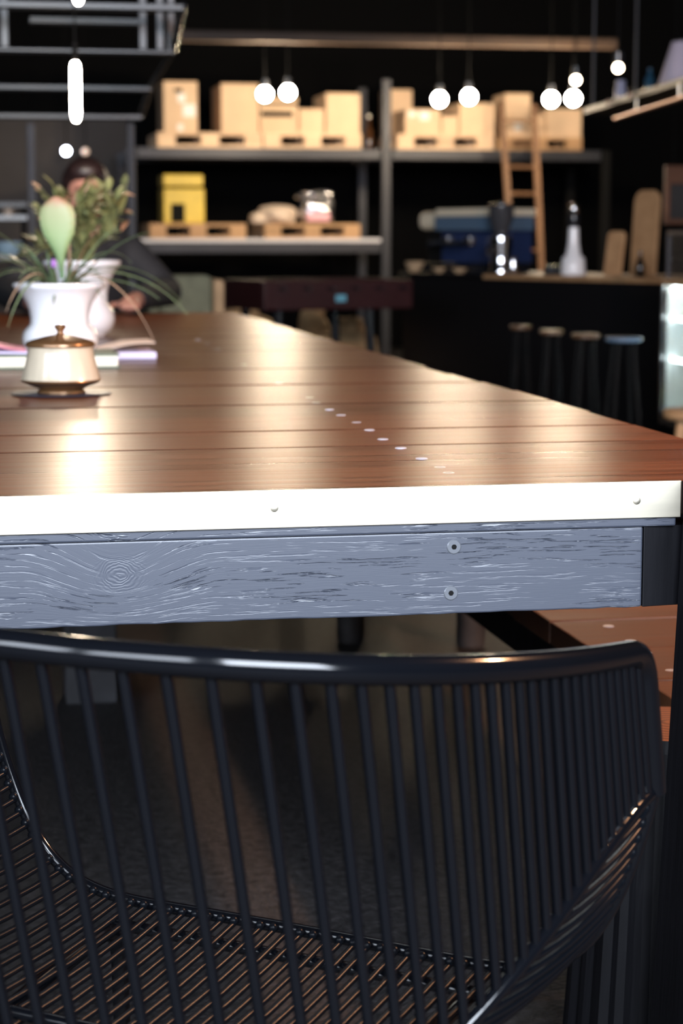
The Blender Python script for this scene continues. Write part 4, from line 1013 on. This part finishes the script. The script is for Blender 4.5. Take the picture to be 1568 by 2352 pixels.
# bowls of light coloured things at the left of the counter
for (x, lb, rx) in ((952, 'tan paper filter cone at the left end of the counter', .055), (1008, 'small tan saucer left of the espresso machine drip tray', .04), (1055, 'tan saucer in front of the espresso machine', .045)):
    q = bd(x, .08); hh = .06 if x == 952 else .028
    t = MB().lathe([(rx*.5, 0), (rx*.55, .004), (rx*.9, hh*.6), (rx, hh), (rx*.92, hh), (rx*.5, .008), (0, .007)], q, n=28).build('saucer' if x > 960 else 'filter_bowl', M['tan_cloth'], None, smooth=True); tag(t, lb, 'bowl' if x < 960 else 'saucer')
# grinder
g = bd(1150, .16); gr = thing('coffee_grinder', g, 'chrome coffee grinder with a clear hopper in front of the ladder', 'grinder')
zt = hgt(1150, 545, g)-g.z
MB().lathe([(.065, 0), (.068, .01), (.06, .03), (.055, zt*.5), (.062, zt*.8), (.06, zt), (.04, zt+.008)], g, n=32).build('body', M['chrome'], gr, smooth=True)
zh = hgt(1150, 474, g)-g.z
M['hopper'] = mat('smoky_hopper', (.10, .10, .11), .08, trans=.5, spec=.6)
MB().lathe([(.03, zt+.009), (.035, zt+.02), (.066, zt+.10), (.07, zh), (.066, zh), (.03, zt+.022), (0, zt+.02)], g, n=32).build('hopper', M['hopper'], gr, smooth=True)
MB().lathe([(.072, zh+.001), (.072, zh+.012), (.015, zh+.018), (.012, zh+.03), (0, zh+.03)], g, n=32).build('lid', M['black_steel'], gr, smooth=True)
MB().tube([g+Vector((-.05, -.03, zt*.75)), g+Vector((-.085, -.05, zt*.7)), g+Vector((-.09, -.055, zt*.5))], .011, 10).build('spout', M['chrome'], gr, smooth=True)
q = bd(1178, .10); t = MB().lathe([(.024, 0), (.027, .004), (.024, .05), (.019, .075), (.022, .09), (.019, .09), (.017, .075), (0, .006)], q, n=24).build('milk_jug', M['chrome'], None, smooth=True); tag(t, 'small steel milk jug right of the chrome grinder', 'jug')
# lever press
g = bd(1316, .22); lv = thing('table_blender', g, 'white tapered appliance base with a steel topped black head on the counter', 'appliance')
hz = lambda y: hgt(1316, y, g)-g.z
MB().lathe([(.062, 0), (.066, .008), (.06, hz(598)+.01), (.04, hz(585)), (.03, hz(560)), (.026, hz(525)), (.026, hz(522))], g, n=32).build('base', M['ceramic'], lv, smooth=True)
MB().lathe([(.024, hz(521)), (.03, hz(515)), (.031, hz(495)), (.029, hz(492))], g, n=28).build('collar', M['black_steel'], lv, smooth=True)
MB().lathe([(.022, hz(491)), (.028, hz(488)), (.028, hz(472)), (.018, hz(466)), (0, hz(465))], g, n=28).build('cap', M['chrome'], lv, smooth=True)
q = bd(1270, .2); t = MB().box((q.x-.04, q.y-.05, q.z), (q.x+.04, q.y+.05, q.z+.05)); tag(t.build('black_tin', M['black_steel'], None, bevel=.006), 'squat black tin left of the white tapered appliance', 'tin')
# cutting boards leaning
def board(xa, xb, ytop, w, label, rnd_=.5, tilt=.03):
    p0, p1 = bd(xa, w), bd(xb, w); h = hgt((xa+xb)/2, ytop, p0)-ZK; dd = (p1-p0); W = dd.length; dd.normalize(); pp = Vector((-dd.y, dd.x, 0))
    out = [(0, 0), (W, 0), (W*1.0, h*.86)]
    for k in range(1, 8):
        a = math.pi/2*k/8; out.append((W*(1-.5*rnd_)+W*.5*rnd_*math.cos(a), h*.86+h*.14*math.sin(a)))
    for k in range(1, 9):
        a = math.pi/2+math.pi/2*k/8; out.append((W*.5*rnd_+W*.5*rnd_*math.cos(a), h*.86+h*.14*math.sin(a)))
    n_ = len(out); vs = []
    for th in (0, .022):
        for (l, z) in out: vs.append(p0+dd*l+pp*(th+tilt*z/h)+Vector((0, 0, z)))
    fs = [tuple(range(n_)), tuple(reversed(range(n_, 2*n_)))]+[(i, (i+1) % n_, n_+(i+1) % n_, n_+i) for i in range(n_)]
    o = MB().add(vs, fs).build('cutting_board', M['tan_wood'], None, bevel=.003); tag(o, label, 'cutting board', 'cutting boards on the counter'); return p0, p1
board(1385, 1421, 531, .30, 'short rounded wooden cutting board standing on the counter')
p0, p1 = board(1445, 1500, 437, .34, 'tall wooden cutting board standing on the counter beside the display case', .7)
q = bd(1470, .2)
t = MB().lathe([(.022, 0), (.025, .006), (.025, .06), (.009, .10), (.009, .13), (0, .131)], q, n=18).build('dark_bottle', mat('dark_glass', (.012, .007, .004), .15), None, smooth=True); tag(t, 'small dark bottle in front of the tall cutting board', 'bottle')

# glass display case: upper box on the counter end and lit fridge below
F1 = K2+kn*.012
fd_ = c2w(math.sin(R(3.5))*1, -math.cos(R(3.5)), 0).normalized()           # runs towards the camera, slightly right
fd_ = (atZ(1572, 964, .22)-atZ(1512, 946, .22)).normalized(); fp = Vector((-fd_.y, fd_.x, 0))
if fp.x < 0: fp = -fp
zf0 = .22; q = atZ(1512, 946, zf0); F1 = Vector((q.x, q.y, 0)); FL = 1.3
def fbox(l0, l1, w0, w1, z0, z1):
    vs = [F1+fd_*l0+fp*w0, F1+fd_*l1+fp*w0, F1+fd_*l1+fp*w1, F1+fd_*l0+fp*w1]
    return MB().hexa([Vector((v.x, v.y, z0)) for v in vs]+[Vector((v.x, v.y, z1)) for v in vs])
zw = hgt(1512, 640, F1)
M['glass'] = mat('case_glass', (1, 1, 1), .02, trans=1.0, spec=.3)
M['led'] = mat('cool_led', (1, 1, 1), .4, emit=(.80, .97, 1.0), estr=20)
M['white_in'] = mat('white_liner', (.78, .84, .84), .5)
df = thing('display_fridge', F1+fd_*.6+fp*.3, 'lit glass display fridge with pale shelves at the right edge', 'fridge')
fbox(0, FL, 0, .6, zf0-.05, zf0-.001).build('plinth', M['black_steel'], df)
fbox(0, FL, .56, .6, zf0, zw-.03).build('back_panel', M['white_in'], df)
fbox(0, .02, .03, .559, zf0, zw-.03).build('side_panel', M['white_in'], df)
fbox(FL-.02, FL, .03, .559, zf0, zw-.03).build('side_panel', M['white_in'], df)
fbox(0, FL, 0, .6, zw-.029, zw).build('worktop', M['tan_wood'], df, bevel=.003)
for y in (728, 822):
    z = hgt(1520, y, F1); fbox(.021, FL-.021, .06, .55, z-.010, z).build('shelf', M['white_in'], df)
    fbox(.021, FL-.021, .05, .059, z-.012, z+.001).build('shelf_light', M['led'], df)
fbox(.021, FL-.021, .05, .07, zw-.045, zw-.031).build('shelf_light', M['led'], df)
fbox(.021, FL-.021, .02, .559, zf0, zf0+.01).build('floor_tray', M['white_in'], df)
fbox(0, .018, 0, .029, zf0, zw-.03).build('frame_post', M['black_steel'], df); fbox(FL-.018, FL, 0, .029, zf0, zw-.03).build('frame_post', M['black_steel'], df)
fbox(.019, FL-.019, .008, .014, zf0+.001, zw-.031).build('pane', M['glass'], df)
for (l, w_) in ((.05, .08), (.55, .08), (.05, .5), (.55, .5), (1.2, .08), (1.2, .5)):
    c = F1+fd_*l+fp*w_; MB().lathe([(.014, 0), (.02, zf0-.051)], (c.x, c.y, 0), n=12).build('foot', M['black_steel'], df)
zs_ = [hgt(1520, 822, F1)+.001, zf0+.011]
food = [('yellow_green', (.55, .62, .15)), ('pale_green', (.55, .70, .40)), ('amber_food', (.55, .38, .14)), ('grey_food', (.35, .38, .40))]
for i, (nm, cl) in enumerate(food): M[nm] = mat(nm, cl, .5, var=.2, vscale=30)
items = [(.10, .16, 1, 0, 'round pale green cake on the fridge floor tray nearest the counter'), (.34, .16, 1, 1, 'yellow green cake second on the fridge floor tray'), (.10, .2, 0, 2, 'amber pastry jar on the upper fridge shelf nearest the counter'), (.28, .2, 0, 3, 'grey tub second on the upper fridge shelf')]
for (l, w_, lev, ci, lb) in items:
    c = F1+fd_*l+fp*w_; z = zs_[lev]; mt = M[food[(ci+1) % 2 if lev else ci][0]]
    hh = .09
    t = MB().lathe([(.05, 0), (.055, .01), (.055, hh-.02), (.045, hh), (.0, hh+.004)], (c.x, c.y, z), n=24).build('cake' if lev else 'food_jar', mt, None, smooth=True); tag(t, lb, 'cake' if lev else 'jar')
ze = hgt(1512, 530, F1)
dc = thing('glass_case', F1+fd_*.6+fp*.3+Vector((0, 0, zw)), 'steel edged glass case standing on top of the lit fridge', 'display case')
for (l, w_) in ((.0, .02), (FL-.03, .02), (.0, .5), (FL-.03, .5)): fbox(l, l+.018, w_, w_+.018, zw+.001, ze-.019).build('frame_post', M['grey_steel'], dc)
for w_ in (.02, .5): fbox(0, FL-.012, w_, w_+.018, ze-.018, ze).build('frame_rail', M['chrome'], dc)
fbox(0, .018, .039, .499, ze-.018, ze).build('frame_rail', M['chrome'], dc)
fbox(.019, FL-.031, .026, .031, zw+.002, ze-.019).build('pane', M['glass'], dc)
fbox(.02, FL-.03, .04, .49, lerp(zw, ze, .38), lerp(zw, ze, .38)+.008).build('shelf', M['grey_steel'], dc)
c = F1+fd_*.07+fp*.2
t = MB().lathe([(.02, 0), (.032, .008), (.034, .03), (.018, .045), (0, .047)], (c.x, c.y, zw+.001), n=20).build('bun', M['tan_cloth'], None, smooth=True); tag(t, 'tan bun inside the glass case on the fridge', 'bun')
c = F1+fd_*.11+fp*.2
t = MB().lathe([(.02, 0), (.022, .006), (.022, .04), (.02, .046), (0, .047)], (c.x, c.y, lerp(zw, ze, .38)+.009), n=20).build('steel_tin', M['chrome'], None, smooth=True); tag(t, 'small steel tin on the shelf of the glass case', 'tin')
# wooden picture frame on the wall behind
wq0, wq1 = atD(1526, 515, 11.2), atD(1640, 380, 11.2)
pf = thing('picture_frame', (lerp(wq0, wq1, .5).x, wq0.y, wq0.z), 'brown wooden frame with a dark panel hanging behind the display case', 'frame')
yq = wq0.y; t_ = .028
for (x0, x1, z0, z1, nm) in ((wq0.x, wq1.x, wq0.z, wq0.z+t_, 'rail'), (wq0.x, wq1.x, wq1.z-.10, wq1.z, 'rail'), (wq0.x, wq0.x+t_, wq0.z+t_+.0005, wq1.z-.1005, 'stile'), (wq1.x-t_, wq1.x, wq0.z+t_+.0005, wq1.z-.1005, 'stile')):
    MB().box((x0, yq, z0), (x1, yq+.03, z1)).build(nm, M['bench_wood'], pf, bevel=.003)
MB().box((wq0.x+t_+.0005, yq+.012, wq0.z+t_+.0005), (wq1.x-t_-.0005, yq+.02, wq1.z-.1005)).build('panel', mat('slate_board', (.015, .014, .014), .6), pf)
for x in (wq0.x+.05, wq1.x-.05): MB().tube([(x, yq+.015, wq1.z), (x, yq+.015, ZC)], .003, 6).build('hanging_wire', M['dark'], pf)

# bar stools before the counter
M['stool_brown'] = mat('stool_brown', (.10, .055, .028), .45)
for i, (x, y, w_) in enumerate(((1196, 747, 50), (1267, 758, 55), (1345, 766, 66), (1432, 774, 86))):
    zst = .58; q = atZ(x, y, zst); D = q.x*SY+q.y*CYW; r_ = w_/2/FPX*D
    t = thing('bar_stool', (q.x, q.y, 0), ('leftmost', 'second from left', 'third from left', 'rightmost')[i]+' slim dark stool in front of the bar counter', 'stool', 'dark stools at the bar')
    MB().lathe([(r_*.9, zst-.02), (r_, zst-.014), (r_, zst-.004), (r_*.94, zst), (0, zst)], (q.x, q.y, 0), n=28).build('seat', M['slate'] if i == 3 else M['stool_brown'], t, smooth=False)
    for k in range(4):
        a = math.pi/4+math.pi/2*k; MB().tube([(q.x+r_*.6*math.cos(a), q.y+r_*.6*math.sin(a), zst-.02), (q.x+r_*1.25*math.cos(a), q.y+r_*1.25*math.sin(a), 0)], .009, 8).build('leg', M['dark'], t, smooth=True)
    MB().tube([(q.x+r_*.98*math.cos(a_), q.y+r_*.98*math.sin(a_), .17) for a_ in [2*math.pi*k/24 for k in range(24)]], .006, 6, closed=True).build('foot_ring', M['black_steel'], t, smooth=True)
# wooden stump end seen under the fridge
q = atZ(1532, 1000, .30); t = thing('wooden_stool', (q.x, q.y, 0), 'plain tan wooden stool under the right edge below the fridge', 'stool')
q.z = 0
MB().lathe([(.10, .355), (.11, .365), (.11, .385), (.10, .392), (0, .392)], (q.x+.1, q.y, 0), n=28).build('seat', M['tan_wood'], t)
for k in range(3):
    a = math.pi/3+2*math.pi*k/3+.4; MB().tube([(q.x+.1+.06*math.cos(a), q.y+.06*math.sin(a), .357), (q.x+.1+.11*math.cos(a), q.y+.11*math.sin(a), 0)], .018, 10).build('leg', M['tan_wood'], t, smooth=True)

# ------------------------------------------------------------------ hanging shelf at upper right
zsf = 1.70
S1, S2 = atZ(1340, 254, zsf), atZ(1568, 182, zsf); sd_ = (S2-S1); sn_ = sd_.normalized(); spp = Vector((-sn_.y, sn_.x, 0)); 
if spp.x < 0: spp = -spp
SLn = sd_.length+.5
def sbox(l0, l1, w0, w1, z0, z1):
    vs = [S1+sn_*l0+spp*w0, S1+sn_*l1+spp*w0, S1+sn_*l1+spp*w1, S1+sn_*l0+spp*w1]
    return MB().hexa([Vector((v.x, v.y, z0)) for v in vs]+[Vector((v.x, v.y, z1)) for v in vs])
hs = thing('hanging_shelf', S1+sd_*.5, 'brown hanging bar shelf on rods at upper right', 'shelf')
sbox(0, SLn, 0, .30, zsf-.02, zsf+.012).build('board', M['tan_wood'] if False else mat('brown_shelf', (.02, .012, .008), .5, var=.2, vscale=5), hs, bevel=.003)
T1, T2 = atZ(1412, 272, zsf-.085), atZ(1568, 223, zsf-.085)
tdir = (T2-T1).normalized(); MB().tube([T1, T2+tdir*.5], .011, 10).build('rail', mat('copper_rail', (.62, .33, .24), .35, metal=.7), hs, smooth=True)
for f_ in (.04, .85):
    for w_ in (.03, .27):
        c = S1+sn_*(SLn*f_)+spp*w_; MB().tube([Vector((c.x, c.y, zsf+.013)), Vector((c.x, c.y, ZC))], .008, 8).build('hanger_rod', M['grey_steel'], hs, smooth=True)
for f_ in (.35, .95):
    c = T1+tdir*((T2-T1).length*f_); MB().tube([c+Vector((0, 0, .01)), Vector((c.x, c.y, zsf-.021))], .006, 8).build('bracket', M['brass'], hs, smooth=True)
ball = mat('ball_knob', (.55, .40, .32), .25, metal=.6)
for (x, y) in ((1415, 249), (1467, 214)):
    c = atD(x, y, (S1.x*SY+S1.y*CYW)*.93); MB().ell(S1+sn_*(sd_.length*(x-1340)/228)+Vector((0, 0, -.002))-spp*.016, .015, 12, 8).build('knob', ball, hs, smooth=True)
def on_shelf(x, w_=.14):
    f_ = (x-1340)/228; c = S1+sn_*(sd_.length*f_)+spp*w_; return Vector((c.x, c.y, zsf+.0125))
q = on_shelf(1515, .12); sh_ = thing('lamp_shade', q, 'pale lavender cone shade resting on the hanging shelf', 'shade')
dS = q.x*SY+q.y*CYW; ht = 95/FPX*dS
MB().lathe([(.105, 0), (.107, .003), (.045, ht), (.042, ht), (.098, .006)], q, n=36).build('shade', mat('lavender_fabric', (.36, .33, .42), .7), sh_, smooth=True)
MB().lathe([(.0, ht), (.044, ht+.001), (.044, ht+.006), (0, ht+.008)], q, n=24).build('cap', M['grey_steel'], sh_, smooth=True)
q = on_shelf(1372); t = MB().lathe([(.03, 0), (.032, .004), (.032, .085), (.026, .10), (.026, .13), (.022, .13), (.02, .1), (0, .01)], q, n=24).build('lilac_jug', mat('lilac_glaze', (.40, .38, .50), .35), None, smooth=True); tag(t, 'pale lilac jug at the left end of the hanging shelf', 'jug')
q = on_shelf(1442); t = MB().lathe([(.026, 0), (.028, .004), (.028, .08), (.011, .11), (.011, .14), (0, .141)], q, n=24).build('blue_bottle', mat('blue_glass', (.03, .09, .15), .12), None, smooth=True); tag(t, 'dark blue bottle in the middle of the hanging shelf', 'bottle')
q = on_shelf(1408); t = MB().lathe([(.022, 0), (.024, .004), (.028, .06), (.026, .06), (.02, .006), (0, .005)], q, n=24).build('dark_glass_cup', M['black_steel'], None, smooth=True); tag(t, 'small dark cup between the jug and the blue bottle', 'cup')
